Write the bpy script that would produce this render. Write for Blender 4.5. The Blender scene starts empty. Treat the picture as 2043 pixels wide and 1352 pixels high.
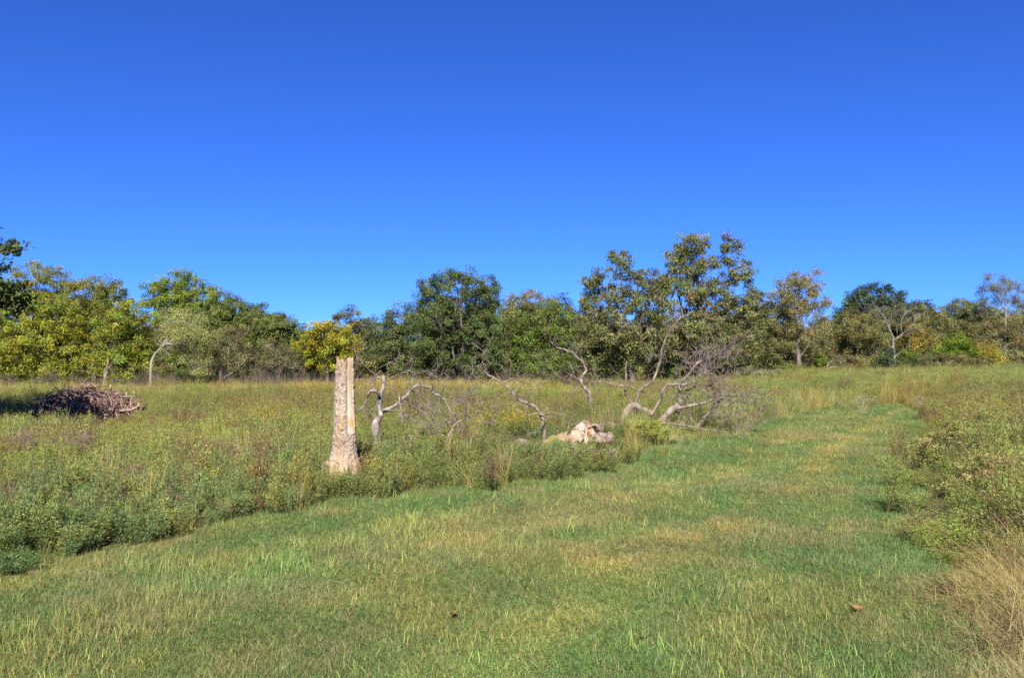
import bpy, math, random
import numpy as np

# ------------------------------------------------------------------ camera, sky, sun
W, H, F, HZ, CAMZ = 2043., 1352., 1603., 725., 1.6      # photo size, focal length (px), horizon row, eye height
PITCH = math.atan((HZ - H/2)/F); CP, SP = math.cos(PITCH), math.sin(PITCH)
SUN_AZ, SUN_EL = math.radians(1), math.radians(41)       # the sun stands behind the camera
scene = bpy.context.scene
COL = scene.collection
cam = bpy.data.cameras.new('camera'); camo = bpy.data.objects.new('camera', cam); COL.objects.link(camo)
cam.sensor_width = 36; cam.sensor_fit = 'HORIZONTAL'; cam.lens = F/W*36
cam.clip_start = 0.05; cam.clip_end = 5000
camo.location = (0, 0, CAMZ); camo.rotation_euler = (math.pi/2 + PITCH, 0, 0)
scene.camera = camo
world = bpy.data.worlds.new('World'); scene.world = world; world.use_nodes = True
wt = world.node_tree; wn = wt.nodes; bg = wn['Background']
sky = wn.new('ShaderNodeTexSky'); sky.sky_type = 'NISHITA'; sky.sun_disc = False
sky.sun_elevation = SUN_EL; sky.sun_rotation = math.pi + SUN_AZ
sky.altitude = 2500; sky.air_density = 1.0; sky.dust_density = 0.0; sky.ozone_density = 4.0
deep = wn.new('ShaderNodeMix'); deep.data_type = 'RGBA'; deep.blend_type = 'MULTIPLY'; deep.inputs['Factor'].default_value = 1
deep.inputs[7].default_value = (.18, .385, .88, 1)           # the deep polarised blue of the whole sky
wt.links.new(sky.outputs[0], deep.inputs[6]); wt.links.new(deep.outputs[2], bg.inputs['Color'])
bg.inputs['Strength'].default_value = 0.08
sl = bpy.data.lights.new('sun', 'SUN'); sl.energy = 5.0; sl.angle = math.radians(0.53); sl.color = (1, .94, .84)
so = bpy.data.objects.new('sun', sl); COL.objects.link(so); so.location = (-10, -30, 40)
so.rotation_euler = (math.pi/2 - SUN_EL, 0, -SUN_AZ)
vs = scene.view_settings; vs.view_transform = 'Standard'; vs.look = 'None'; vs.exposure = 1.4; vs.gamma = 1
scene.cycles.use_denoising = False
scene.cycles.max_bounces = 6; scene.cycles.diffuse_bounces = 3; scene.cycles.transmission_bounces = 4
scene.cycles.glossy_bounces = 2

# ------------------------------------------------------------------ helpers
rng = np.random.default_rng(11)
def U(a, b, n=None): return rng.uniform(a, b, n)
def sst(a, b, x):
    t = np.clip((np.asarray(x, float) - a)/(b - a), 0, 1); return t*t*(3 - 2*t)
def _hash(i, j, k, s):
    h = (i.astype(np.int64)*374761393 + j.astype(np.int64)*668265263 + k.astype(np.int64)*2147483647 + s*1274126177) & 0xffffffff
    h = ((h ^ (h >> 13))*1274126177) & 0xffffffff
    h = ((h ^ (h >> 16))*2246822519) & 0xffffffff
    return ((h ^ (h >> 15)) & 0xffff)/65535.
def noise(x, y, z=0., s=0):
    x, y, z = np.broadcast_arrays(np.asarray(x, float), np.asarray(y, float), np.asarray(z, float))
    i, j, k = np.floor(x), np.floor(y), np.floor(z)
    a, b, c = x - i, y - j, z - k
    a, b, c = a*a*(3-2*a), b*b*(3-2*b), c*c*(3-2*c)
    r = 0
    for di in (0, 1):
        for dj in (0, 1):
            for dk in (0, 1):
                r = r + (a if di else 1-a)*(b if dj else 1-b)*(c if dk else 1-c)*_hash(i+di, j+dj, k+dk, s)
    return r
def fbm(x, y, z=0., s=0, o=3):
    r, w = 0, 0
    for q in range(o):
        r = r + noise(np.asarray(x)*2**q, np.asarray(y)*2**q, np.asarray(z)*2**q, s+q)/2**q; w += 1/2**q
    return r/w
def gz(x, y):
    x = np.asarray(x, float); y = np.asarray(y, float)
    z = 0.85*sst(5, 26, x)*sst(16, 60, y) - 0.15*sst(0, 22, -x)*sst(22, 50, y)
    z = z + 0.10*(noise(x*.22, y*.22, 0, 3) - .5) + 0.035*(noise(x*1.1, y*1.1, 0, 4) - .5)
    return z + .01
def at(px, py, d):
    u = (px - W/2)/F; v = (H/2 - py)/F; t = d/(CP - v*SP)
    return np.array([u*t, d, CAMZ + (SP + v*CP)*t])
def pxx(px, d): return (px - W/2)/F*d          # lateral position of a column at depth d
def hit(px, py):                                # where the sight line meets level ground
    u = (px - W/2)/F; v = (H/2 - py)/F; t = CAMZ/-(SP + v*CP)
    return np.array([u*t, (CP - v*SP)*t])

class MB:
    """collects quads/tris with a per-vertex tint, then links them as one mesh object"""
    def __init__(s): s.v, s.q, s.t, s.c, s.n = [], [], [], [], 0
    def add(s, v, q=None, t=None, c=(1, 1, 1)):
        v = np.asarray(v, float).reshape(-1, 3); c = np.asarray(c, float)
        if c.ndim == 1: c = np.tile(c, (len(v), 1))
        s.v.append(v); s.c.append(c)
        if q is not None and len(q): s.q.append(np.asarray(q, int) + s.n)
        if t is not None and len(t): s.t.append(np.asarray(t, int) + s.n)
        s.n += len(v)
    def tube(s, P, R, n=6, c=(1, 1, 1), cap=True):
        P = np.asarray(P, float); k = len(P); R = np.broadcast_to(np.asarray(R, float), (k,))
        T = np.gradient(P, axis=0); T /= np.linalg.norm(T, axis=1)[:, None] + 1e-9
        ref = np.array([0, 0, 1.]) if abs(T[:, 2]).mean() < .75 else np.array([1., .3, 0])
        A = np.cross(T, ref); A /= np.linalg.norm(A, axis=1)[:, None] + 1e-9; B = np.cross(T, A)
        th = np.arange(n)*2*math.pi/n
        ring = P[:, None] + R[:, None, None]*(np.cos(th)[None, :, None]*A[:, None] + np.sin(th)[None, :, None]*B[:, None])
        i = np.arange(k-1)[:, None]*n; j = np.arange(n)[None]; j2 = (j+1) % n
        q = np.stack([i+j, i+n+j, i+n+j2, i+j2], -1).reshape(-1, 4)
        v = ring.reshape(-1, 3); t = None
        if cap:
            v = np.vstack([v, P[:1], P[-1:]]); m = k*n; jj = np.arange(n)
            t = np.vstack([np.stack([np.full(n, m), jj, (jj+1) % n], 1),
                           np.stack([np.full(n, m+1), (k-1)*n + (jj+1) % n, (k-1)*n + jj], 1)])
        s.add(v, q, t, c)
    def leaves(s, C, A, N, L, Wd, c, fold=.12):
        """diamond leaves: centres C, axes A, normals N, lengths L, widths Wd"""
        A = A/(np.linalg.norm(A, axis=1)[:, None] + 1e-9)
        B = np.cross(N, A); B /= np.linalg.norm(B, axis=1)[:, None] + 1e-9; N = np.cross(A, B)
        L = np.broadcast_to(L, (len(C),))[:, None]; Wd = np.broadcast_to(Wd, (len(C),))[:, None]
        v = np.stack([C - A*L/2, C + B*Wd/2 + N*L*fold, C + A*L/2 - N*L*fold*.5, C - B*Wd/2 + N*L*fold], 1).reshape(-1, 3)
        s.add(v, np.arange(len(C)*4).reshape(-1, 4), None, np.repeat(c, 4, 0))
    def mesh(s, name, mat, smooth=True):
        me = bpy.data.meshes.new(name)
        V = np.vstack(s.v); q = np.vstack(s.q) if s.q else np.zeros((0, 4), int); t = np.vstack(s.t) if s.t else np.zeros((0, 3), int)
        me.vertices.add(len(V)); me.vertices.foreach_set('co', V.astype(np.float32).ravel())
        me.loops.add(q.size + t.size); me.loops.foreach_set('vertex_index', np.concatenate([q.ravel(), t.ravel()]).astype(np.int32))
        me.polygons.add(len(q) + len(t))
        me.polygons.foreach_set('loop_start', np.concatenate([np.arange(len(q))*4, q.size + np.arange(len(t))*3]).astype(np.int32))
        me.polygons.foreach_set('use_smooth', np.full(len(q) + len(t), smooth))
        me.update(calc_edges=True); me.validate()
        a = me.attributes.new('tint', 'FLOAT_COLOR', 'POINT')
        a.data.foreach_set('color', np.hstack([np.vstack(s.c), np.ones((len(V), 1))]).astype(np.float32).ravel())
        for m in (mat if isinstance(mat, (list, tuple)) else [mat]): me.materials.append(m)
        return me
    def build(s, name, mat, parent=None, smooth=True):
        return link(name, s.mesh(name, mat, smooth), parent)
def link(name, data, parent=None):
    o = bpy.data.objects.new(name, data); COL.objects.link(o)
    if parent is not None: o.parent = parent
    return o
def tag(o, label=None, cat=None, group=None, kind=None):
    if label: o['label'] = label
    if cat: o['category'] = cat
    if group: o['group'] = group
    if kind: o['kind'] = kind
    return o
def thing(name, label, cat, loc=(0, 0, 0), group=None):
    o = link(name, None); o.location = loc; o.empty_display_size = .2
    return tag(o, label, cat, group)
def copy_tree(o, parent=None):
    c = o.copy(); COL.objects.link(c); c.parent = parent
    for ch in o.children: copy_tree(ch, c)
    return c
def smooth_path(P, sub=4):
    P = np.asarray(P, float)
    if len(P) < 3: return np.linspace(P[0], P[-1], sub+1)
    E = np.vstack([2*P[0]-P[1], P, 2*P[-1]-P[-2]]); out = []
    for i in range(1, len(E)-2):
        for t in np.arange(sub)/sub:
            a, b, c, d = E[i-1:i+3]
            out.append(.5*(2*b + (c-a)*t + (2*a-5*b+4*c-d)*t*t + (3*b-a-3*c+d)*t**3))
    out.append(P[-1]); return np.array(out)

# ------------------------------------------------------------------ materials
def mat_new(name):
    m = bpy.data.materials.new(name); m.use_nodes = True
    n = m.node_tree.nodes; b = n['Principled BSDF']; return m, n, m.node_tree.links, b
def veg_material(name, inst=False, trans=.3, rough=.55, spec=.25):
    m, n, l, b = mat_new(name)
    a = n.new('ShaderNodeAttribute'); a.attribute_name = 'tint'; col = a.outputs['Color']
    if inst:
        k = n.new('ShaderNodeAttribute'); k.attribute_name = 'ptint'; k.attribute_type = 'INSTANCER'
        x = n.new('ShaderNodeMix'); x.data_type = 'RGBA'; x.blend_type = 'MULTIPLY'; x.inputs['Factor'].default_value = 1
        l.new(col, x.inputs[6]); l.new(k.outputs['Color'], x.inputs[7]); col = x.outputs[2]
    b.inputs['Roughness'].default_value = rough; b.inputs['Specular IOR Level'].default_value = spec
    l.new(col, b.inputs['Base Color'])
    t = n.new('ShaderNodeBsdfTranslucent'); l.new(col, t.inputs['Color'])
    mx = n.new('ShaderNodeMixShader'); mx.inputs[0].default_value = trans
    l.new(b.outputs[0], mx.inputs[1]); l.new(t.outputs[0], mx.inputs[2]); l.new(mx.outputs[0], n['Material Output'].inputs['Surface'])
    return m
def bark_material(name, c1, c2, scale=6., stretch=6., bump=.5, c3=None, spots=0.):
    m, n, l, b = mat_new(name)
    tc = n.new('ShaderNodeTexCoord'); mp = n.new('ShaderNodeMapping'); mp.inputs['Scale'].default_value = (1, 1, 1/stretch)
    l.new(tc.outputs['Object'], mp.inputs[0])
    nz = n.new('ShaderNodeTexNoise'); nz.inputs['Scale'].default_value = scale; nz.inputs['Detail'].default_value = 6
    l.new(mp.outputs[0], nz.inputs['Vector'])
    rp = n.new('ShaderNodeValToRGB'); rp.color_ramp.elements[0].position = .32; rp.color_ramp.elements[1].position = .68
    rp.color_ramp.elements[0].color = (*c1, 1); rp.color_ramp.elements[1].color = (*c2, 1)
    l.new(nz.outputs['Fac'], rp.inputs[0]); col = rp.outputs[0]
    if c3:
        n2 = n.new('ShaderNodeTexNoise'); n2.inputs['Scale'].default_value = scale*.5; n2.inputs['Detail'].default_value = 3
        l.new(tc.outputs['Object'], n2.inputs['Vector'])
        r2 = n.new('ShaderNodeValToRGB'); r2.color_ramp.elements[0].position = 1-spots-.08; r2.color_ramp.elements[1].position = 1-spots+.05
        l.new(n2.outputs['Fac'], r2.inputs[0])
        x = n.new('ShaderNodeMix'); x.data_type = 'RGBA'; l.new(r2.outputs[0], x.inputs['Factor']); l.new(col, x.inputs[6]); x.inputs[7].default_value = (*c3, 1)
        col = x.outputs[2]
    l.new(col, b.inputs['Base Color']); b.inputs['Roughness'].default_value = .85; b.inputs['Specular IOR Level'].default_value = .15
    bp = n.new('ShaderNodeBump'); bp.inputs['Strength'].default_value = bump; bp.inputs['Distance'].default_value = .03
    l.new(nz.outputs['Fac'], bp.inputs['Height']); l.new(bp.outputs[0], b.inputs['Normal'])
    return m
M_LEAF = veg_material('tree_leaf', False, .38)
M_VEG = veg_material('meadow_leaf', True, .4, .6, .2)
M_BARK = bark_material('tree_bark', (.05, .04, .033), (.15, .125, .105), 5, 5)
M_PALE = bark_material('pale_bark', (.12, .10, .085), (.30, .265, .225), 5, 4)
M_DEAD = bark_material('dead_branch_wood', (.075, .058, .045), (.23, .18, .145), 11, 2, .6, (.30, .25, .205), .34)
M_GREY = bark_material('grey_dead_wood', (.085, .075, .07), (.25, .225, .21), 8, 2, .4)
M_SNAG = bark_material('peeling_snag_bark', (.10, .08, .065), (.25, .21, .18), 14, 1.5, .7, (.36, .33, .30), .36)
M_TWIG = bark_material('twig_wood', (.10, .075, .06), (.22, .175, .15), 8, 2, .2)
M_STICK = bark_material('brush_stick_wood', (.10, .06, .045), (.31, .205, .165), 5, 2, .3)

# ------------------------------------------------------------------ ground
def ground():
    def axis(lo, hi, step, far):
        c = list(np.arange(lo, hi, step)); s = step; a = lo
        L = []
        while a > -far: s *= 1.25; a -= s; L.append(a)
        s = step; a = c[-1]
        while a < far: s *= 1.25; a += s; c.append(a)
        return np.array(L[::-1] + c)
    xs = axis(-14, 14, .25, 900); ys = axis(2, 34, .25, 900)
    X, Y = np.meshgrid(xs, ys); nx = len(xs)
    V = np.stack([X, Y, gz(X, Y)], -1).reshape(-1, 3)
    i = (np.arange(len(ys)-1)[:, None]*nx + np.arange(nx-1)[None]).ravel()
    m, n, l, b = mat_new('soil_and_thatch')
    tc = n.new('ShaderNodeTexCoord')
    n1 = n.new('ShaderNodeTexNoise'); n1.inputs['Scale'].default_value = 1.1; n1.inputs['Detail'].default_value = 8; n1.inputs['Roughness'].default_value = .7
    n2 = n.new('ShaderNodeTexNoise'); n2.inputs['Scale'].default_value = 40; n2.inputs['Detail'].default_value = 6
    l.new(tc.outputs['Object'], n1.inputs['Vector']); l.new(tc.outputs['Object'], n2.inputs['Vector'])
    r = n.new('ShaderNodeValToRGB'); e = r.color_ramp.elements
    e[0].position = .35; e[0].color = (.075, .085, .028, 1); e[1].position = .68; e[1].color = (.17, .14, .07, 1)
    e2 = e.new(.5); e2.color = (.11, .12, .04, 1)
    l.new(n1.outputs['Fac'], r.inputs[0])
    x = n.new('ShaderNodeMix'); x.data_type = 'RGBA'; x.blend_type = 'OVERLAY'; x.inputs['Factor'].default_value = .8
    l.new(r.outputs[0], x.inputs[6]); l.new(n2.outputs['Fac'], x.inputs[7]); l.new(x.outputs[2], b.inputs['Base Color'])
    b.inputs['Roughness'].default_value = .95; b.inputs['Specular IOR Level'].default_value = .1
    bp = n.new('ShaderNodeBump'); bp.inputs['Strength'].default_value = .8; bp.inputs['Distance'].default_value = .03
    l.new(n2.outputs['Fac'], bp.inputs['Height']); l.new(bp.outputs[0], b.inputs['Normal'])
    mb = MB(); mb.add(V, np.stack([i, i+1, i+nx+1, i+nx], 1))
    o = mb.build('ground', m); tag(o, 'green and straw coloured field ground under the grass', 'ground', kind='structure')
ground()

# the mown track: outline picked from the photograph, laid on the ground
TRACK = np.array([hit(*p) for p in [(-420, 1235), (0, 1140), (300, 1092), (540, 1020), (760, 992), (1000, 975), (1220, 938), (1330, 888),
    (1450, 860), (1560, 838), (1650, 817), (1790, 810), (1868, 822), (1858, 870), (1850, 960), (1866, 1050), (1890, 1150), (1930, 1250),
    (1985, 1352), (2090, 1600), (-800, 1600)]])
def in_track(x, y):
    r = np.zeros(len(x), bool); n = len(TRACK)
    for i in range(n):
        (x1, y1), (x2, y2) = TRACK[i], TRACK[(i+1) % n]
        c = ((y1 > y) != (y2 > y)); r ^= c & (x < (x2-x1)*(y-y1)/(y2-y1+1e-12) + x1)
    return r
def edge_dist(x, y): return seg_dist(x, y, TRACK)
def seg_dist(x, y, L):
    d = np.full(len(x), 1e9); P = np.stack([x, y], 1)
    for i in range(len(L)-1):
        a, b = L[i], L[i+1]; ab = b-a
        t = np.clip(((P-a)@ab)/(ab@ab), 0, 1); d = np.minimum(d, np.linalg.norm(P - a - t[:, None]*ab, axis=1))
    return d

# ------------------------------------------------------------------ plants that are scattered (stuff)
def proto(name, mb):
    return bpy.data.objects.new(name, mb.mesh(name, M_VEG))
def jit(c, n, v=.2, h=.08):
    c = np.asarray(c, float); k = 1 + rng.normal(0, v, (n, 1)); d = 1 + rng.normal(0, h, (n, 3))
    return np.clip(c*k*d, .004, .9)
def unit(n, up=0.):
    v = rng.normal(0, 1, (n, 3)); v[:, 2] += up; return v/np.linalg.norm(v, axis=1)[:, None]
def blades(mb, n, h0, h1, spread, lean, wd, c, base=None, seg=3, vj=.2):
    """curved tapering grass blades"""
    h = U(h0, h1, n); az = U(0, 2*math.pi, n); le = np.abs(rng.normal(0, lean, n)); ro = U(0, 2*math.pi, n)
    B = np.zeros((n, 3)); rr = spread*np.sqrt(U(0, 1, n)); B[:, 0] = rr*np.cos(ro); B[:, 1] = rr*np.sin(ro)
    if base is not None: B += base
    D = np.stack([np.cos(az), np.sin(az), 0*az], 1); S = np.stack([-np.sin(az), np.cos(az), 0*az], 1)
    tw = U(-1, 1, n)[:, None]; S = S + D*tw; S /= np.linalg.norm(S, axis=1)[:, None]
    cc = jit(c, n, vj); w = wd*U(.7, 1.3, n)
    rows = []
    for k in range(seg+1):
        t = k/seg; a = np.minimum(le*(.35 + .9*t), 1.9)
        p = B + (D*np.sin(a)[:, None] + np.array([0, 0, 1.])*np.cos(a)[:, None])*(h*t)[:, None]
        if k < seg: ww = (w*(1 - .75*t))[:, None]; rows += [p - S*ww/2, p + S*ww/2]
        else: rows += [p]
    m = len(rows); v = np.stack(rows, 1).reshape(-1, 3); b = np.arange(n)*m
    q = np.vstack([np.stack([b+2*k, b+2*k+1, b+2*k+3, b+2*k+2], 1) for k in range(seg-1)]) if seg > 1 else None
    t = np.stack([b+2*(seg-1), b+2*(seg-1)+1, b+2*seg], 1)
    mb.add(v, q, t, np.repeat(cc, m, 0))
def forb(mb, stems, h, spread, leafn, L, Wd, c, stemc, start=.15, rad=.07, up=.35, dead=0.):
    """leafy weed: spreading stems with narrow leaves and short side shoots"""
    for _ in range(stems):
        az = U(0, 2*math.pi); ln = h*U(.7, 1.1); le = U(.05, 1)*spread
        t = np.linspace(0, 1, 6); cu = U(.6, 1.3)
        P = np.stack([np.cos(az)*le*ln*t**cu, np.sin(az)*le*ln*t**cu, ln*t*(1 - .12*le*t)], 1)
        P[1:-1] += rng.normal(0, .012*h, (4, 3))
        mb.tube(P, np.linspace(.0035, .001, 6), 3, jit(stemc, 1)[0], cap=False)
        n = leafn; tt = start + (1-start)*U(0, 1, n)**.75
        C = np.stack([np.interp(tt, t, P[:, k]) for k in range(3)], 1)
        r = rad*h/.5*U(.2, 1, n)*(1.15 - .75*tt); o = unit(n); C = C + o*r[:, None]*np.array([1, 1, .6])
        A = o + np.array([0, 0, up]) + rng.normal(0, .35, (n, 3)); N = unit(n, .9)
        cl = jit(c, n, .22, .07)
        if dead: k = rng.random(n) < dead; cl[k] = jit((.2, .13, .06), k.sum(), .25)
        mb.leaves(C, A, N, L*U(.6, 1.3, n), Wd*U(.7, 1.3, n), cl)
def twiggy(mb, stems, h, c, seedc=None, seeds=40):
    for _ in range(stems):
        az = U(0, 2*math.pi); le = U(.05, .5); ln = h*U(.7, 1.15); t = np.linspace(0, 1, 5)
        P = np.stack([np.cos(az)*le*ln*t, np.sin(az)*le*ln*t, ln*t*(1-.1*t)], 1); P[1:] += rng.normal(0, .02*h, (4, 3))
        cc = jit(c, 1)[0]; mb.tube(P, np.linspace(.004, .0012, 5), 3, cc, cap=False)
        for _ in range(7):
            u = U(.35, .95); s = np.array([np.interp(u, t, P[:, k]) for k in range(3)]); d = unit(1, .8)[0]*h*U(.1, .28)
            Q = np.stack([s, s+d*.5+rng.normal(0, .01*h, 3), s+d]); mb.tube(Q, [.002, .0015, .001], 3, cc, cap=False)
            if seedc is not None:
                n = max(1, seeds//7); C = s + d*U(.4, 1.05, (n, 1)) + rng.normal(0, .012, (n, 3))
                mb.leaves(C, unit(n), unit(n, .5), .014, .012, jit(seedc, n, .2))

def scatter(name, label, cat, protos, P, idx, rot, scl, tint):
    """one stuff object: points that carry index, rotation, scale and tint; the nodes put a plant on each"""
    coll = bpy.data.collections.new(name + '_plants')
    for o in protos: coll.objects.link(o)
    me = bpy.data.meshes.new(name); n = len(P); me.vertices.add(n); me.vertices.foreach_set('co', P.astype(np.float32).ravel())
    def att(nm, ty, key, arr): a = me.attributes.new(nm, ty, 'POINT'); a.data.foreach_set(key, np.ascontiguousarray(arr).ravel())
    att('pidx', 'INT', 'value', idx.astype(np.int32)); att('prot', 'FLOAT_VECTOR', 'vector', rot.astype(np.float32))
    att('pscl', 'FLOAT_VECTOR', 'vector', scl.astype(np.float32)); att('ptint', 'FLOAT_COLOR', 'color', np.hstack([tint, np.ones((n, 1))]).astype(np.float32))
    o = link(name, me); tag(o, label, cat, kind='stuff')
    ng = bpy.data.node_groups.new(name + '_nodes', 'GeometryNodeTree')
    ng.interface.new_socket('Geometry', in_out='INPUT', socket_type='NodeSocketGeometry')
    ng.interface.new_socket('Geometry', in_out='OUTPUT', socket_type='NodeSocketGeometry')
    N = ng.nodes; gi = N.new('NodeGroupInput'); go = N.new('NodeGroupOutput')
    ci = N.new('GeometryNodeCollectionInfo'); ci.inputs['Collection'].default_value = coll
    ci.inputs['Separate Children'].default_value = True; ci.inputs['Reset Children'].default_value = True
    ip = N.new('GeometryNodeInstanceOnPoints'); ip.inputs['Pick Instance'].default_value = True
    def na(nm, ty): a = N.new('GeometryNodeInputNamedAttribute'); a.data_type = ty; a.inputs['Name'].default_value = nm; return a.outputs['Attribute']
    L = ng.links; L.new(gi.outputs[0], ip.inputs['Points']); L.new(ci.outputs[0], ip.inputs['Instance'])
    L.new(na('pidx', 'INT'), ip.inputs['Instance Index']); L.new(na('prot', 'FLOAT_VECTOR'), ip.inputs['Rotation'])
    L.new(na('pscl', 'FLOAT_VECTOR'), ip.inputs['Scale']); L.new(ip.outputs[0], go.inputs[0])
    md = o.modifiers.new('scatter', 'NODES'); md.node_group = ng
    return o
def frustum_points(d0, d1, dens, margin=2.5, wide=.67):
    """random points in the view wedge; dens(d) plants per square metre"""
    out = []; d = d0
    while d < d1:
        s = max(.5, d*.08); hw = wide*(d + s/2) + margin; n = rng.poisson(dens(d)*s*2*hw)
        out.append(np.stack([U(-hw, hw, n), U(d, min(d+s, d1), n)], 1)); d += s
    return np.vstack(out)
def upright(n, tilt=.12):
    return np.stack([rng.normal(0, tilt, n), rng.normal(0, tilt, n), U(0, 2*math.pi, n)], 1)
def on_ground(xy, dz=0.): return np.column_stack([xy, gz(xy[:, 0], xy[:, 1]) + dz])

GREEN = np.array([.134, .192, .054]); STRAW = np.array([.335, .315, .13]); YEL = np.array([.22, .235, .065])
def lawn():
    pr = []
    for k in range(4):                                   # 0-3 short green turf
        mb = MB(); blades(mb, 38, .02, .055, .06, 1.15, .0038, GREEN, seg=2); blades(mb, 8, .02, .065, .05, 1.3, .0028, STRAW*.8, seg=2)
        pr.append(proto('turf_%d' % k, mb))
    for k in range(2):                                   # 4-5 straw mixed in
        mb = MB(); blades(mb, 24, .02, .06, .06, 1.1, .0038, GREEN*[1.2, 1.08, 1], seg=2); blades(mb, 16, .025, .085, .06, 1.35, .0028, STRAW, seg=2)
        pr.append(proto('turf_s%d' % k, mb))
    for k in range(3):                                   # 6-8 taller yellow blades standing out of the turf
        mb = MB(); blades(mb, 6, .05, .14, .06, .75, .0042, YEL*1.3, seg=3); blades(mb, 14, .03, .08, .06, .9, .004, GREEN*1.12, seg=3)
        blades(mb, 3, .06, .16, .04, .8, .0036, STRAW*1.05, seg=3)
        pr.append(proto('turf_t%d' % k, mb))
    mb = MB(); blades(mb, 40, .03, .12, .07, 1.4, .0028, STRAW*.8, seg=3); pr.append(proto('turf_u0', mb))   # 9 flattened thatch
    P = frustum_points(3.0, 31, lambda d: 820*min(1, 5.5/d)**1.15, .8)
    P = P[in_track(P[:, 0], P[:, 1])]
    x, y = P.T; n = len(P)
    nl = 12; dl = seg_dist(x, y, TRACK[:nl]); dr = seg_dist(x, y, TRACK[nl:-1]); t = dl/(dl + dr + 1e-6)      # 0 at the left edge, 1 at the right
    al = x*.45 + y*.9                                                                                       # distance along the track
    dry = .35*fbm(t*6 + .25*noise(x*.8, y*.8, 0, 8), al*.22, 0, 21, 3) + .65*fbm(x*1.7, y*1.4, 0, 22, 4)
    lon = fbm(x*1.3, y*1.3, 0, 31, 2); px = x/y*F + W/2
    band = np.exp(-((t - .30)/.13)**2)*sst(14, 9, y) + .8*np.exp(-((t - .66)/.08)**2)*sst(.35, .6, fbm(x, y, 0, 35, 2))    # wheel-worn straw bands
    wear = np.exp(-((t - .64)/.055)**2) + .55*np.exp(-((t - .40)/.05)**2)                                   # two worn wheel lines
    dry = dry + .13*band + .16*wear - .06
    ed = np.minimum(dl, dr)
    u = rng.random(n); idx = rng.integers(0, 4, n)
    idx = np.where(u < np.clip((dry - .42)*2.4, .10, .6), rng.integers(4, 6, n), idx)
    tall = (.015 + .20*np.exp(-((t - .27)/.15)**2)*sst(.42, .62, lon)*sst(12, 7, y) + .03*sst(.56, .7, lon))*(1 - np.clip(wear, 0, 1))
    idx = np.where(rng.random(n) < tall*np.clip(y/5, .7, 1.3), rng.integers(6, 9, n), idx)
    th = fbm(x*.9, y*.9, 0, 77, 3); idx = np.where((rng.random(n) < .35*sst(.58, .70, th + .10*band + .10*wear)), 9, idx)
    for (bx, by, r) in [(1615, 871, .95), (895, 995, .22), (1060, 985, .3), (330, 1085, .25), (560, 1015, .2)]:
        c = hit(bx, by); k = np.hypot((x-c[0]), (y-c[1])*.8) < r*U(.4, 1, n); idx = np.where(k, 9, idx)
    g = .78 + .44*fbm(x*1.6, y*1.6, 0, 51, 4)
    tint = np.stack([g*(.82 + .40*dry), g*np.ones(n), g*(.9 + .2*(1-dry))], 1)*(1 + rng.normal(0, .12, (n, 1)))
    tint = tint*(1 + np.clip(wear, 0, 1)[:, None]*sst(.35, .6, lon)[:, None]*np.array([.34, .26, .16]))
    lush = sst(.44, .30, dry)[:, None]; tint = tint*(1-lush) + tint*np.array([.86, 1.0, .92])*lush
    s = U(.8, 1.25, n)*(1 + .035*np.maximum(y-6, 0)); hh = s*(.5 + .5*lon)*(1 - .35*np.clip(wear, 0, 1))*(1 + .8*sst(.5, .1, ed)*(idx < 6))
    scatter('mown_grass', 'short green and straw mown grass covering the curving track', 'grass', pr, on_ground(P), idx, upright(n, .12), np.stack([s, s, hh], 1), tint)
lawn()

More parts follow.
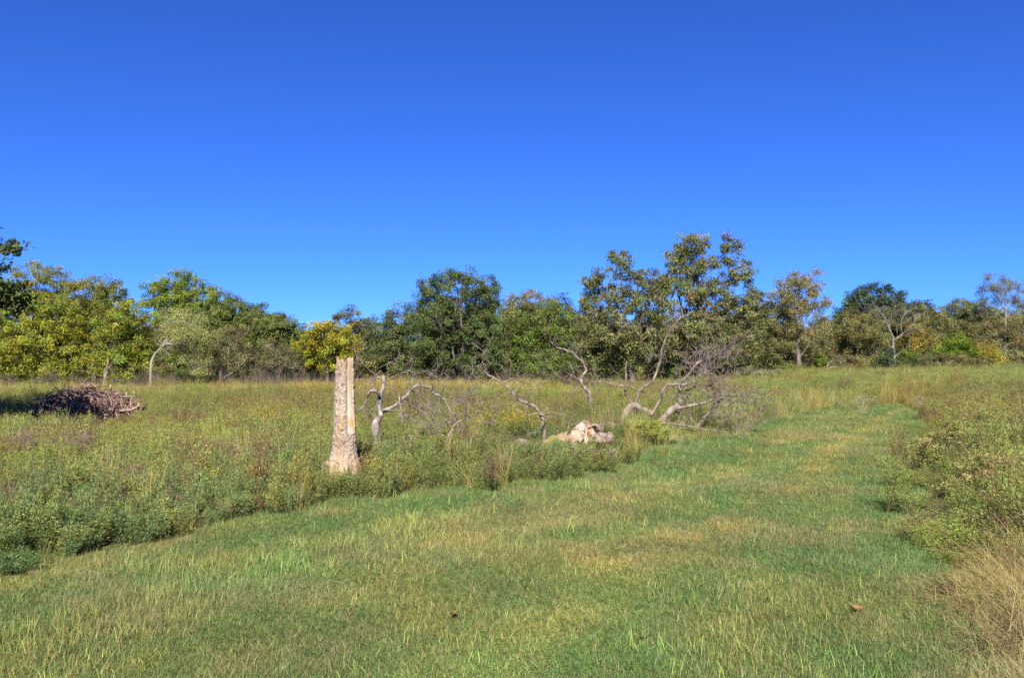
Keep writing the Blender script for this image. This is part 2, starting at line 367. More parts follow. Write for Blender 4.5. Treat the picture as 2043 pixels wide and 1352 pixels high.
STUMP = np.array([pxx(686, 10.8), 10.8])
def meadow():
    G1, G2, OL = np.array([.155, .23, .082]), np.array([.248, .29, .078]), np.array([.218, .225, .082])
    pr = []
    for k in range(3): mb = MB(); forb(mb, 10, .42, .5, 100, .028, .0060, G1, (.12, .11, .05), .1, .075, .9); pr.append(proto('weed_a%d' % k, mb))      # 0-2 blue-green bushy forb
    for k in range(3): mb = MB(); forb(mb, 8, .60, .35, 75, .034, .006, G2, (.14, .12, .05), .25, .08, .8, .05); pr.append(proto('weed_b%d' % k, mb))  # 3-5 feathery yellow-green
    for k in range(2): mb = MB(); forb(mb, 8, .62, .45, 50, .028, .008, OL, (.16, .08, .045), .2, .10, .3, .3); pr.append(proto('weed_c%d' % k, mb))  # 6-7 olive going brown
    for k in range(3):                                                                                                                          # 8-10 dry grass
        mb = MB(); blades(mb, 52, .3, .8, .09, .6, .0042, STRAW*1.0, seg=5); blades(mb, 16, .2, .5, .09, .6, .005, YEL*.9, seg=4); pr.append(proto('weed_d%d' % k, mb))
    for k in range(2): mb = MB(); blades(mb, 50, .2, .5, .10, .5, .0055, YEL*.8, seg=3); blades(mb, 12, .25, .55, .08, .4, .004, STRAW, seg=3); pr.append(proto('weed_e%d' % k, mb))  # 11-12 green-yellow grass
    for k in range(2): mb = MB(); twiggy(mb, 6, .6, (.16, .11, .08), (.22, .15, .10), 50); pr.append(proto('weed_f%d' % k, mb))                  # 13-14 dead brown stalks
    for k in range(3):
        mb = MB(); blades(mb, 60, .25, .75, .14, 1.0, .0038, np.array([.36, .27, .14]), seg=6); blades(mb, 8, .3, .7, .1, .5, .003, np.array([.45, .36, .19]), seg=4); pr.append(proto('weed_g%d' % k, mb))   # 15-17 tangled dry grass
    P = frustum_points(4.6, 60, lambda d: 56*min(1, 8/d)**1.05, 2.0)
    ex = np.stack([U(1.6, 6.5, 900), U(3.6, 8.5, 900)], 1); P = np.vstack([P, ex[ex[:, 0] > ex[:, 1]*.45]])
    e0 = edge_dist(P[:, 0], P[:, 1]); r0 = fbm(P[:, 0]*1.5, P[:, 1]*1.5, 0, 17, 2); it = in_track(P[:, 0], P[:, 1])
    P = P[np.where(it, e0 < .45*sst(.52, .72, r0), e0 > .35*sst(.48, .28, r0))]          # ragged edge along the track
    x, y = P.T; px = x/y*F + W/2
    right = (x > 1.9) & (px > 1560 + 12*np.minimum(y, 20)); far = y > 27.5
    k = (y > 5.0) | (x > 1.5) | (x < -2); P = P[k]; x, y = P.T; px = x/y*F + W/2; n = len(P)
    ed = edge_dist(x, y); right = (px > 1700) & (y < 27)
    n0 = fbm(x*.28, y*.16, 0, 19, 3); n1 = fbm(x*.35, y*.35, 0, 61, 3); n2 = fbm(x*.8, y*.8, 0, 71, 3); n3 = fbm(x*.15, y*.22, 0, 81, 2); u = rng.random(n)
    r3 = rng.integers(0, 3, n); r2 = rng.integers(0, 2, n)
    idx = 3 + r3                                                         # default feathery
    near = ~right & (ed < 1.6 + 2.2*n1) & (y < 19)
    near2 = ~right & (y < 13.5)
    idx = np.where(near | (near2 & (u < .55)), r3, idx)
    idx = np.where(~near & (rng.random(n) < .75*sst(.52, .66, n2)), 6 + r2, idx)
    idx = np.where((rng.random(n) < .12 + .6*sst(.58, .7, n1)) & ~near & (y > 12), 11 + r2, idx)
    idx = np.where(rng.random(n) < .05 + .30*sst(.60, .72, fbm(x*.6, y*.6, 0, 91, 2)), 8 + r3, idx)
    idx = np.where(rng.random(n) < .06, 13 + r2, idx); idx = np.where(near & (rng.random(n) < .12), 3 + r3, idx); idx = np.where(near & (rng.random(n) < .07), 11 + r2, idx)
    # straw fringe where the track ends, and the strip beneath the wood
    fr = (ed < 1.3) & (px > 1230) & (px < 1850) & (y > 13); idx = np.where(fr & (u < .7), np.where(u < .4, 8 + r3, 11 + r2), idx)
    strip = sst(33, 40, y)*sst(1250, 900, px); idx = np.where(rng.random(n) < .75*strip, np.where(u < .6, 8 + r3, 11 + r2), idx)
    # right-hand bank: olive weeds, dry grass closest
    idx = np.where(right, np.where(u < .40, 6 + r2, np.where(u < .90, 3 + r3, 13 + r2)), idx)
    dryb = sst(7.0, 5.6, y); idx = np.where(right & (rng.random(n) < .9*dryb), np.where(u < .85, 15 + r3, 8 + r3), idx)
    # heights
    h = np.where(idx < 3, .80 + .4*n2, .75 + .45*n2)
    h = h*np.where(right, (1.0 + .45*sst(7, 12, y))*(.55 + .45*sst(0, .7, ed)), 1.0)
    h = h*(.62 + .38*sst(0, .55, ed))
    h = np.where(y > 24, h*1.05, h)*(.55 + .45*fbm(x*.55, y*.55, 0, 14, 2) + .45*noise(x*1.7, y*1.7, 0, 15))*(.9 + .3*(rng.random(n) < .08))
    # low growth round the stump foot, in front of the logs, and by the brush pile
    h = h*np.where((np.hypot(x - STUMP[0], y - STUMP[1] + .35) < .75) & (y < 10.9), .42, 1)
    h = h*np.where((px > 1000) & (px < 1250) & (y > 12.2) & (y < 14.9), .62, 1)
    h = h*np.where((px > 1300) & (px < 1480) & (y > 15.5) & (y < 18.4), .7, 1)
    h = h*np.where((px > 40) & (px < 300) & (y > 16.5) & (y < 23), .45, 1)
    keep = (np.hypot(x - STUMP[0], y - STUMP[1]) > .33); 
    s = U(.8, 1.2, n)*(1 + .012*np.maximum(y - 8, 0)); 
    g = (.75 + .5*n3)*(.88 + .24*n2)
    tint = np.stack([g*(.85 + .35*n1), g, g*.95], 1)*(1 + rng.normal(0, .1, (n, 1)))
    brn = (sst(.54, .66, n0)*(y > 9))[:, None]; tint = tint*(1 - brn) + tint*np.array([1.10, .95, .85])*brn
    paler = sst(.47, .36, n0)[:, None]; tint = tint*(1 - paler) + tint*np.array([1.12, 1.14, .95])*paler  # broad random patches of paler yellow-green weeds
    gold = (strip*sst(.45, .6, n2))[:, None]; tint = tint*(1 - gold) + tint*np.array([1.22, 1.08, .72])*gold
    fl = (far_r := ((px > 1450) & (y > 24)))[:, None]; tint = np.where(fl, tint*np.array([.95, 1.03, .98]), tint)
    S = np.stack([s, s, U(.85, 1.15, n)*h], 1)
    z = on_ground(P, -.01)
    def emit(mask, name, label, cat): 
        m = mask & keep
        scatter(name, label, cat, [o.copy() for o in pr], z[m], idx[m], upright(m.sum(), .14), S[m], tint[m])
    dg = ((idx >= 8) & (idx <= 12)) | (idx >= 15)
    emit(dg & ~right, 'tall_grass', 'tall straw and yellow-green grass standing among the meadow weeds', 'grass')
    emit(~dg & ~right, 'meadow_weeds', 'feathery green and olive weeds filling the open meadow', 'weeds')
    emit(right & dg, 'dry_bank_grass', 'dry straw grass bending over the bank beside the mown track', 'grass')
    emit(right & ~dg, 'bank_weeds', 'tall olive-brown weeds crowding the bank right beside the mown track', 'weeds')
    # flowers
    mb = MB(); twiggy(mb, 4, .5, (.13, .14, .05), (.62, .60, .54), 28); fw = proto('flower_a', mb)
    mb = MB(); forb(mb, 6, .5, .4, 30, .03, .008, G2, (.12, .12, .05), .1, .07); n_ = 90
    C = rng.normal(0, .1, (n_, 3)) + [0, 0, .5]; mb.leaves(C, unit(n_), unit(n_, 1), .022, .02, jit((.55, .38, .03), n_)); fy = proto('flower_b', mb)
    def patch(spots, nm, lb, pro):
        Q = []
        for (a, b, d, k, sp) in spots:
            c = np.array([pxx(a, d), d]); Q.append(c + rng.normal(0, sp, (k, 2)))
        Q = np.vstack(Q); k = len(Q); s = U(.7, 1.2, k)
        scatter(nm, lb, 'flowers', [pro], on_ground(Q, .02), np.zeros(k), upright(k), np.stack([s, s, s], 1), np.ones((k, 3)))
    patch([(1720, 0, 28, 5, .35), (1840, 0, 27, 5, .3), (1900, 0, 32, 5, 1.), (1600, 0, 36, 5, 1.2), (1500, 0, 35, 4, 1.), (805, 0, 11.9, 2, .05), (915, 0, 19, 6, .3), (200, 0, 13, 4, .3), (1980, 0, 24, 8, .5)],
          'white_aster_flowers', 'small white flower sprays scattered through the meadow weeds', fw)
    patch([(985, 0, 15.5, 5, .25), (1020, 0, 15.5, 4, .2), (560, 0, 40, 22, 1.6), (640, 0, 39, 16, 1.2), (545, 0, 17, 5, .5), (1580, 0, 33, 8, .7)],
          'goldenrod_flowers', 'yellow goldenrod flower heads in the meadow and beneath the wood', fy)
meadow()

# ------------------------------------------------------------------ trees
def grow(mb, p, d, L, r, lev, ends, c=(1, 1, 1), nb=(3, 5), wob=.18, up=.25, spread=.75, ratio=.62):
    """recursive bare branching; leaf sites collected in ends"""
    k = 5; P = [p]; dd = d/np.linalg.norm(d)
    for _ in range(k-1):
        dd = dd + rng.normal(0, wob, 3) + [0, 0, up*.12]; dd /= np.linalg.norm(dd); P.append(P[-1] + dd*L/(k-1))
    P = np.array(P); R = np.linspace(r, r*.45, k); mb.tube(P, R, 6 if r > .06 else (4 if r > .02 else 3), c, cap=r > .05)
    if lev == 0: ends.append(P[-1]); ends.append(P[-2]); return
    for q in range(rng.integers(nb[0], nb[1]+1)):
        t = U(.4, 1.0) if q else 1.0; s = np.array([np.interp(t, np.linspace(0, 1, k), P[:, j]) for j in range(3)])
        nd = dd*.8 + unit(1)[0]*spread + [0, 0, up]
        grow(mb, s, nd, L*ratio*U(.75, 1.2), max(r*(.62 - .25*t), .006), lev-1, ends, c, nb, wob, up, spread, ratio)
LEAVES = [0]
def tree(name, label, d, bx, lobes, col, leaf=.16, dens=1500, clump=.38, trunk=.16, bark=None, aut=.0, autc=(.32, .13, .04), vj=.23, hj=.07, up=.5, gs=1.15, group=None, cat='tree', low=None, path=None, seed=None):
    """lobes: (column, row, half width, half height) in photo pixels at depth d; they become solid ellipsoids in the world"""
    X0 = pxx(bx, d); base = np.array([X0, d, float(gz(X0, d))]); root = thing(name, label, cat, base, group)
    k = d/F; wood, fol = MB(), MB()
    if d > 40 and leaf > .1: leaf, dens = leaf*.76, dens*1.62        # fine leaves merging into dense masses
    LB = []
    for (x, y, rx, ry, *dy) in lobes:
        c = at(x, y, d) - base; r = np.array([rx*k, rx*k*U(.8, 1.05), ry*k])*gs; c[1] += U(-.5, .5)*r[0] + (dy[0] if dy else 0); LB.append((c, r))
    top = max(LB, key=lambda q: q[0][2]); cen = np.mean([q[0] for q in LB], 0)
    fork = np.array([cen[0]*.45, cen[1]*.4, max(min(.8, cen[2]*.4), min(q[0][2] - .4*q[1][2] for q in LB))])
    P = smooth_path([[0, 0, -.1], fork*[.25, .4, .5] + rng.normal(0, .07, 3), fork, (fork+top[0])/2 + rng.normal(0, .15, 3), top[0]] if path is None else path, 3)
    wood.tube(P, np.interp(np.linspace(0, 1, len(P)), [0, .08, .5, 1], [trunk*1.35, trunk, trunk*.7, trunk*.15]), 9)
    for (c, r) in LB:
        s = P[min(len(P)-1, rng.integers(len(P)//3 if path is None else len(P)-4, len(P)-2))]
        Q = smooth_path([s, (s+c)/2 + rng.normal(0, .12*np.linalg.norm(c-s), 3)*[1, 1, .5], c], 4)
        wood.tube(Q, np.linspace(trunk*.36, min(.025, trunk*.15), len(Q)), 6, cap=False)
        nc = max(8, int(3.8*(r[0]*r[2])/clump**2)); o = unit(nc)
        f = U(.2, 1.0, nc)**.5*(.78 + .44*noise(o[:, 0]*2+c[0], o[:, 1]*2+d, o[:, 2]*2+c[2], 5))
        cc = c + o*r*f[:, None]
        nl = max(6, int(dens*1.25*r[0]*r[2]/nc)); n = nc*nl
        cr = clump*U(.55, 1.15, nc)
        off = np.clip(rng.normal(0, 1, (nc, nl, 3)), -1.5, 1.5)*(cr[:, None, None]*(.58 if d > 40 else .5))*np.array([1, 1, .82])
        C = (cc[:, None] + off).reshape(-1, 3)
        out = np.repeat(o, nl, 0)
        N = out*.75 + unit(n)*.75 + np.array([0, 0, up*.8]); N /= np.linalg.norm(N, axis=1)[:, None]
        A = rng.normal(0, 1, (n, 3)) + np.array([0, 0, -.35])
        ct = jit(np.asarray(col)*np.array([1.42, 1.33, 1.25]), nc, vj, hj); lc = np.repeat(ct, nl, 0)*(1 + rng.normal(0, .16, (n, 1)))
        if aut:
            ka = rng.random(nc) < aut; kk = np.repeat(ka, nl) & (rng.random(n) < .75); kk |= rng.random(n) < aut*.4
            lc[kk] = jit(autc, kk.sum(), .25, .1)
        kz = C[:, 2] > (.15 if low is None else low)
        fol.leaves(C[kz], A[kz], N[kz], leaf*U(.6, 1.25, kz.sum()), leaf*.58*U(.7, 1.2, kz.sum()), np.clip(lc[kz], .006, .8)); LEAVES[0] += int(kz.sum())
        for i in range(0, nc, 3):
            j = rng.integers(0, len(Q)); B = smooth_path([Q[j], (Q[j]+cc[i])/2 + rng.normal(0, .2*clump, 3), cc[i]], 2)
            wood.tube(B, np.linspace(min(.026, trunk*.17), min(.008, trunk*.08), len(B)), 3, cap=False)
    wood.build('trunk', bark or M_BARK, root); fol.build('crown', M_LEAF, root)
    return root

YG, BR, OLI, DK, MID, GOLD, GRY, PAL, BRN = (.165, .185, .022), (.12, .165, .022), (.12, .125, .04), (.05, .075, .028), (.075, .105, .028), (.20, .20, .02), (.125, .125, .065), (.155, .17, .07), (.16, .13, .05)
TREES = [
 ('maple_tree', 'tall loose yellow-green tree rising behind the yellowish maple', 62, 95, [(85, 562, 48, 36), (55, 605, 45, 38), (115, 605, 42, 42), (20, 600, 30, 40)], (.15, .16, .03), dict(dens=1000)),
 ('maple_tree', 'broad yellow-green maple at the wood edge behind the brush pile', 50, 80, [(45, 640, 52, 48), (112, 640, 46, 46), (70, 695, 70, 50), (140, 695, 36, 45), (25, 725, 45, 35), (108, 735, 52, 30)], YG, dict(vj=.2)),
 ('elm_tree', 'olive green round-topped tree beside the loose yellow-green tree', 58, 190, [(180, 590, 50, 36), (222, 605, 34, 42), (200, 650, 52, 50), (155, 640, 42, 45)], (.125, .14, .03), {}),
 ('maple_tree', 'bright green bushy tree next to the leaning white trunk', 50, 250, [(255, 635, 44, 40), (240, 688, 45, 45), (278, 690, 34, 42), (250, 732, 50, 28)], (.15, .18, .022), {}),
 ('elm_tree', 'tallest green tree of the wood behind the leaning white trunk', 61, 352, [(350, 570, 42, 28), (312, 588, 26, 26), (385, 605, 46, 36), (345, 625, 52, 42), (415, 650, 45, 48), (395, 695, 45, 42)], BR, dict(leaf=.17)),
 ('elm_tree', 'green tree with a thin pointed top among olive neighbours', 59, 440, [(438, 610, 30, 30), (470, 632, 18, 32), (435, 660, 42, 42), (468, 680, 30, 35)], (.105, .135, .03), {}),
 ('hackberry_tree', 'low brownish olive tree over a thicket of grey stems', 52, 450, [(455, 690, 46, 36), (420, 728, 45, 28), (485, 728, 40, 28)], (.115, .115, .05), dict(leaf=.12, dens=1500, bark=M_PALE)),
 ('elm_tree', 'soft green tree standing left of the golden tree', 63, 545, [(528, 650, 38, 28), (568, 652, 34, 26), (545, 690, 52, 42), (592, 680, 26, 35)], (.10, .13, .035), {}),
 ('hackberry_tree', 'greyish olive small tree beside the golden tree', 54, 555, [(555, 712, 46, 32), (520, 730, 40, 26), (590, 735, 25, 24)], (.11, .11, .055), dict(leaf=.12, bark=M_PALE)),
 ('golden_tree', 'golden yellow-green rounded tree behind the tall stump', 53, 652, [(650, 668, 40, 24), (625, 692, 30, 32), (680, 688, 32, 32), (650, 718, 46, 30)], GOLD, dict(vj=.2, dens=1700)),
 ('ash_tree', 'small pale tree peeping up in the gap of the skyline', 82, 738, [(738, 655, 24, 17), (750, 676, 28, 22), (715, 690, 30, 24)], PAL, dict(dens=900)),
 ('elm_tree', 'grey-green sloping tree left of the large dark oak', 58, 800, [(808, 640, 40, 28), (775, 668, 38, 36), (832, 675, 38, 45), (788, 712, 52, 38), (840, 725, 35, 30)], (.075, .10, .035), {}),
 ('oak_tree', 'large dark green oak with a dense domed crown', 52, 925, [(915, 578, 58, 34), (858, 605, 32, 42), (965, 598, 32, 38), (900, 648, 66, 46), (960, 668, 55, 52), (878, 700, 55, 45), (970, 715, 45, 40), (925, 735, 50, 25)], (.068, .095, .03), dict(trunk=.24, vj=.22, dens=1600)),
 ('elm_tree', 'narrow light olive tree right of the large dark oak', 57, 1025, [(1028, 645, 28, 30), (1015, 690, 32, 42), (1030, 730, 30, 28)], (.115, .135, .035), {}),
 ('hickory_tree', 'far rounded tree with rusty yellow-brown top', 80, 1055, [(1055, 606, 40, 24), (1050, 640, 40, 30), (1085, 632, 30, 24)], (.15, .13, .04), dict(dens=1100)),
 ('elm_tree', 'full green bushy tree in front of the rusty-topped tree', 54, 1095, [(1090, 640, 48, 34), (1062, 680, 38, 42), (1120, 690, 45, 45), (1090, 725, 58, 34)], (.085, .125, .025), {}),
 ('pecan_tree', 'tall open pecan with ragged top and dark leaning trunk in the meadow', 49, 1265, [(1235, 528, 25, 34), (1188, 556, 30, 22), (1278, 566, 36, 32), (1318, 560, 22, 32), (1215, 598, 52, 36), (1165, 605, 20, 20), (1298, 615, 46, 42), (1215, 655, 66, 42), (1280, 685, 56, 38), (1180, 690, 38, 36), (1235, 712, 56, 30)], (.115, .13, .045), dict(leaf=.19, dens=1050, clump=.36, trunk=.18, aut=.015, vj=.27, gs=.97, autc=(.24, .13, .06))),
 ('pecan_tree', 'highest pecan of the wood with twin ragged tops and rusty leaf tufts', 53, 1392, [(1380, 490, 40, 28), (1348, 518, 26, 38), (1457, 498, 22, 36), (1400, 535, 48, 40), (1475, 548, 28, 36), (1350, 588, 52, 46), (1430, 605, 64, 48), (1485, 632, 42, 42), (1390, 665, 72, 42), (1462, 688, 58, 34), (1330, 690, 45, 35)], (.11, .125, .043), dict(leaf=.19, dens=1050, clump=.36, trunk=.26, aut=.018, vj=.27, gs=.97, autc=(.24, .13, .06))),
 ('elm_tree', 'olive tree tucked against the highest pecan', 58, 1528, [(1515, 605, 32, 28), (1540, 640, 30, 36), (1520, 690, 42, 38)], (.105, .115, .04), {}),
 ('hackberry_tree', 'olive brush tree behind the half-bare tree', 63, 1615, [(1575, 690, 36, 36), (1620, 680, 40, 44), (1600, 725, 50, 28), (1650, 705, 30, 36)], (.135, .13, .05), dict(leaf=.12, dens=1300)),
 ('live_oak_tree', 'dark blue-green oak dome behind the grey dead tree', 77, 1750, [(1740, 605, 62, 30), (1700, 640, 36, 42), (1795, 622, 45, 28), (1760, 660, 75, 45), (1685, 668, 22, 40), (1832, 618, 18, 16)], (.035, .06, .03), dict(trunk=.3, leaf=.22, dens=1300, clump=.5)),
 ('hackberry_tree', 'shaggy olive tree hung with vines before the dark oak dome', 62, 1705, [(1712, 655, 40, 28), (1705, 690, 45, 36), (1690, 722, 36, 26), (1738, 702, 34, 40)], (.13, .13, .042), dict(leaf=.15)),
 ('hickory_tree', 'thin yellowing tree right of the grey dead tree', 65, 1830, [(1830, 665, 30, 30), (1835, 700, 28, 30)], (.17, .145, .03), dict(dens=1000)),
 ('elm_tree', 'brown-tinged olive tree between the dead tree and the bright cedar', 72, 1865, [(1852, 640, 30, 26), (1880, 660, 36, 34), (1862, 700, 40, 36)], (.15, .14, .05), dict(dens=1200)),
 ('elm_tree', 'hazy green tree on the skyline above the bright cedar', 80, 1925, [(1910, 622, 34, 24), (1950, 635, 40, 26), (1925, 668, 45, 36), (1985, 640, 30, 24)], (.125, .14, .055), {}),
 ('hackberry_tree', 'brown-olive scrubby tree below the tall wispy bare tree', 64, 1995, [(1985, 672, 46, 34), (2030, 652, 36, 36), (2015, 710, 52, 32), (1960, 705, 30, 28)], (.16, .15, .06), dict(leaf=.13, dens=1300)),
 ('elm_tree', 'green tree at the wood end beyond the wispy bare tree', 70, 2075, [(2060, 640, 40, 40), (2100, 650, 45, 45), (2080, 700, 55, 40)], (.10, .12, .04), dict(dens=1000)),
 ('elm_tree', 'green tree at the wood end beyond the yellow-green maple', 56, -70, [(-70, 600, 50, 45), (-110, 650, 50, 50), (-40, 680, 50, 50), (-80, 720, 60, 35)], (.11, .14, .03), dict(dens=1000)),
]
for (nm, lb, d, bx, lobes, col, kw) in TREES: tree(nm, lb, d, bx, lobes, col, **kw)

# leaning pale trunk with a grey-green crown
Xw = pxx(299, 46); bw = np.array([Xw, 46, float(gz(Xw, 46))])
tree('willow_tree', 'slender tree with leaning white trunk and grey-green wispy crown', 46, 299, [(345, 640, 42, 30, 1), (322, 672, 32, 28, 1.5), (370, 685, 38, 36, .5), (390, 728, 24, 26, .5), (350, 668, 44, 34, 1.5)], (.19, .205, .075), leaf=.11, dens=1700, clump=.34, trunk=.09, bark=M_PALE,
     path=[at(x, y, 46) - bw for (x, y) in [(299, 795), (300, 760), (302, 725), (308, 708), (322, 692), (335, 670)]])

# near tree whose branch tips reach into the frame and whose shadow falls on the brush pile
tree('shade_tree', 'dark branch tips of a near tree hanging in at the picture edge', 18, -404, [(-250, 490, 150, 110, -1), (-430, 370, 220, 170), (-450, 520, 240, 110), (-30, 520, 120, 95, -2.5), (45, 515, 115, 85, -4.5), (-15, 470, 130, 90, -3.5), (-250, 450, 200, 150, -3), (-98, 558, 42, 54, 2), (-108, 470, 46, 14, 2), (-215, 545, 80, 60, 1.5)], (.05, .072, .02), leaf=.14, dens=1500, clump=.30, trunk=.2)

# bare and half-bare trees
def bare_tree(name, label, d, bx, trunk_px, r, limbs, lev, leafcol=None, leafn=3, leaf=.13, bark=M_GREY, nb=(3, 4), ratio=.62, up=.25, spread=.7):
    X0 = pxx(bx, d); base = np.array([X0, d, float(gz(X0, d))]); root = thing(name, label, 'tree', base)
    wood, fol, ends = MB(), MB(), []
    P = smooth_path([at(x, y, d) - base for (x, y) in trunk_px], 3); P[0, 2] = -.1
    wood.tube(P, np.interp(np.linspace(0, 1, len(P)), [0, .1, 1], [r*1.3, r, r*.5]), 9)
    for (path, r0) in limbs:
        r0 = r0*.62
        Q = np.array([at(x, y, d) - base for (x, y) in path]); Q[1:, 1] += U(-1, 1)*np.linspace(.2, 1, len(Q)-1)*.8
        Q = smooth_path(Q, 3); wood.tube(Q, np.linspace(r0, r0*.35, len(Q)), 7)
        m = len(Q)
        for t in range(max(2, m//4), m):
            dd = Q[t] - Q[t-1]; dd /= np.linalg.norm(dd) + 1e-9; L = np.linalg.norm(Q[-1]-Q[0])*.36*U(.6, 1.15)
            grow(wood, Q[t], dd*.7 + unit(1)[0]*spread + [0, 0, up], L, r0*.33, lev, ends, nb=nb, ratio=ratio, up=up*.4, spread=spread)
    wood.build('trunk', bark, root)
    if leafcol is not None:
        E = np.array(ends); E = np.repeat(E, leafn, 0); n = len(E); E = E + rng.normal(0, .14, (n, 3))
        fol.leaves(E, rng.normal(0, 1, (n, 3)), unit(n, .6), leaf*U(.6, 1.2, n), leaf*.5, jit(leafcol, n, .25, .1)); LEAVES[0] += n
        fol.build('crown', M_LEAF, root)
    return root
bare_tree('half_bare_tree', 'half-bare tree with thin tan leaves and dark forked trunk', 58, 1594, [(1594, 760), (1594, 725), (1592, 695), (1594, 668)], .2,
    [([(1594, 668), (1588, 640), (1578, 615), (1575, 590)], .11), ([(1594, 670), (1600, 640), (1598, 610), (1602, 582)], .10), ([(1593, 715), (1605, 700), (1615, 680), (1622, 650), (1628, 612)], .09),
     ([(1592, 690), (1580, 672), (1568, 650), (1560, 625)], .08), ([(1600, 650), (1615, 625), (1620, 598)], .06), ([(1592, 700), (1565, 706), (1550, 695)], .05)], 3, (.23, .205, .08), 14, .13, bark_material('brown_grey_bark', (.06, .05, .043), (.19, .16, .135), 6, 4), nb=(2, 3))
bare_tree('dead_tree', 'leafless grey dead tree with forking limbs before the dark oak', 64, 1785, [(1785, 745), (1784, 715), (1782, 690), (1782, 672)], .12,
    [([(1782, 674), (1772, 650), (1762, 630), (1748, 615)], .10), ([(1782, 672), (1775, 655), (1778, 630), (1774, 615)], .06), ([(1782, 680), (1800, 665), (1815, 650), (1820, 635)], .10),
     ([(1800, 665), (1797, 640), (1808, 622), (1822, 615)], .07), ([(1784, 712), (1800, 700), (1812, 690)], .07), ([(1782, 690), (1768, 700), (1757, 712)], .09), ([(1790, 668), (1788, 645), (1792, 628)], .05)], 2, None, up=.2, nb=(3, 4))
bare_tree('wispy_bare_tree', 'tall wispy nearly leafless tree on the skyline', 70, 2006, [(2006, 740), (2006, 690), (2006, 640), (2007, 610)], .15,
    [([(2007, 612), (2005, 590), (2003, 572)], .08), ([(2006, 620), (1992, 600), (1978, 588), (1968, 580)], .07), ([(2007, 615), (2022, 598), (2036, 585)], .07), ([(2006, 635), (2025, 615), (2040, 608)], .06), ([(2006, 640), (1985, 622), (1972, 612)], .06)], 3, (.18, .18, .10), 5, .11, M_GREY, (2, 4))

# shrubs and cedars along the wood edge
SH = [
 ('cedar_shrub', 'bright green bushy cedar at the wood edge', 61, 1905, [(1905, 688, 24, 26), (1890, 708, 30, 20), (1928, 708, 24, 18), (1905, 718, 40, 14)], (.10, .16, .012), dict(leaf=.1, dens=3000, clump=.25)),
 ('cedar_shrub', 'small pointed green cedar beside the half-bare tree', 57, 1640, [(1640, 715, 11, 16), (1638, 732, 16, 14)], (.095, .13, .018), dict(leaf=.1, dens=3000, clump=.22)),
 ('leafy_shrub', 'dark blue-green leafy shrub below the shaggy olive tree', 57, 1765, [(1765, 712, 18, 20), (1768, 733, 20, 16)], (.055, .085, .04), dict(leaf=.15, dens=1600, clump=.3)),
 ('cedar_shrub', 'low green cedar left of the short dead snag', 61, 1815, [(1810, 715, 24, 18), (1825, 725, 22, 14)], (.085, .125, .015), dict(leaf=.1, dens=2600, clump=.25)),
 ('yellow_shrub', 'yellow-leaved open shrub right of the bright cedar', 59, 1968, [(1965, 705, 22, 20), (1975, 720, 24, 16)], (.20, .18, .02), dict(leaf=.11, dens=1500, clump=.25)),
 ('yellow_shrub', 'low yellow-green shrub beside the yellow-leaved open shrub', 60, 2003, [(2000, 722, 20, 13)], (.17, .175, .02), dict(leaf=.11, dens=1800, clump=.25)),
 ('leafy_shrub', 'bright green shrub under the highest pecan', 55, 1335, [(1335, 738, 40, 20), (1375, 742, 30, 16)], (.105, .15, .028), dict(leaf=.13, dens=1700, clump=.28)),
 ('leafy_shrub', 'pale silvery shrub below the olive tree', 50, 1505, [(1495, 745, 25, 12), (1530, 748, 26, 11)], (.15, .165, .08), dict(leaf=.11, dens=1700, clump=.25)),
 ('dead_thicket', 'dark brown dead bramble heap beside the dark leaning pecan trunk', 43, 1120, [(1110, 768, 26, 12), (1140, 766, 24, 13), (1165, 770, 20, 10)], (.085, .055, .04), dict(leaf=.10, dens=2200, clump=.22)),
]
for (nm, lb, d, bx, lobes, col, kw) in SH: tree(nm, lb, d, bx, lobes, col, cat='shrub', trunk=.05, low=.05, **kw)

# trees filling the depth of the wood: copies of two dense trees, far behind the first row
fa = tree('woodland_tree', 'green woodland tree filling the back of the wood', 74, 480, [(480, 640, 55, 40), (440, 680, 50, 45), (520, 680, 50, 45), (480, 725, 60, 35)], (.075, .095, .03), dens=900, leaf=.22, clump=.5, group='trees filling the back of the wood')
fb = tree('woodland_tree', 'olive woodland tree filling the back of the wood', 76, 700, [(700, 660, 45, 36), (670, 695, 45, 36), (735, 700, 45, 40), (700, 730, 50, 30)], (.10, .105, .04), dens=900, leaf=.22, clump=.5, group='trees filling the back of the wood')
UB = [tree('understorey_bush', '%s understorey bush between the trunks at the wood edge' % w, 58, 860, lb, c, dens=1300, leaf=.14, clump=.3, group='bushes at the wood edge', cat='shrub', trunk=.05, low=.05)
      for (w, c, lb) in [('dark green', (.07, .09, .03), [(860, 735, 42, 26), (835, 748, 34, 18), (890, 748, 34, 18)]), ('olive brown', (.14, .13, .055), [(860, 742, 36, 22), (880, 750, 30, 14)]), ('yellow-green', (.13, .145, .03), [(855, 738, 34, 24), (885, 746, 34, 18), (840, 752, 24, 14)])]]
uu = UB[0]
for i, px in enumerate(list(np.linspace(-150, 2200, 34))):
    if rng.random() < .06: continue
    d = U(66, 86); s = fa if i % 2 else fb
    o = copy_tree(s); X = pxx(px + U(-20, 20), d); sc = U(.75, 1.05)*(.62 if 560 < px < 800 else 1)*(.85 if px > 1500 else 1); o.scale = (sc*1.1, sc*1.1, sc); o.location = (X, d, float(gz(X, d))); o.rotation_euler.z = U(0, 6.28)
for i, px in enumerate(list(np.linspace(-100, 2150, 44))):
    d = U(56, 66); X = pxx(px + U(-18, 18), d); o = copy_tree(UB[rng.integers(0, 3)]); sc = U(.6, 1.15)*(.7 if px > 1480 else 1); o.scale = (sc*1.2, sc*1.2, sc*1.05); o.location = (X, d, float(gz(X, d))); o.rotation_euler.z = U(0, 6.28)
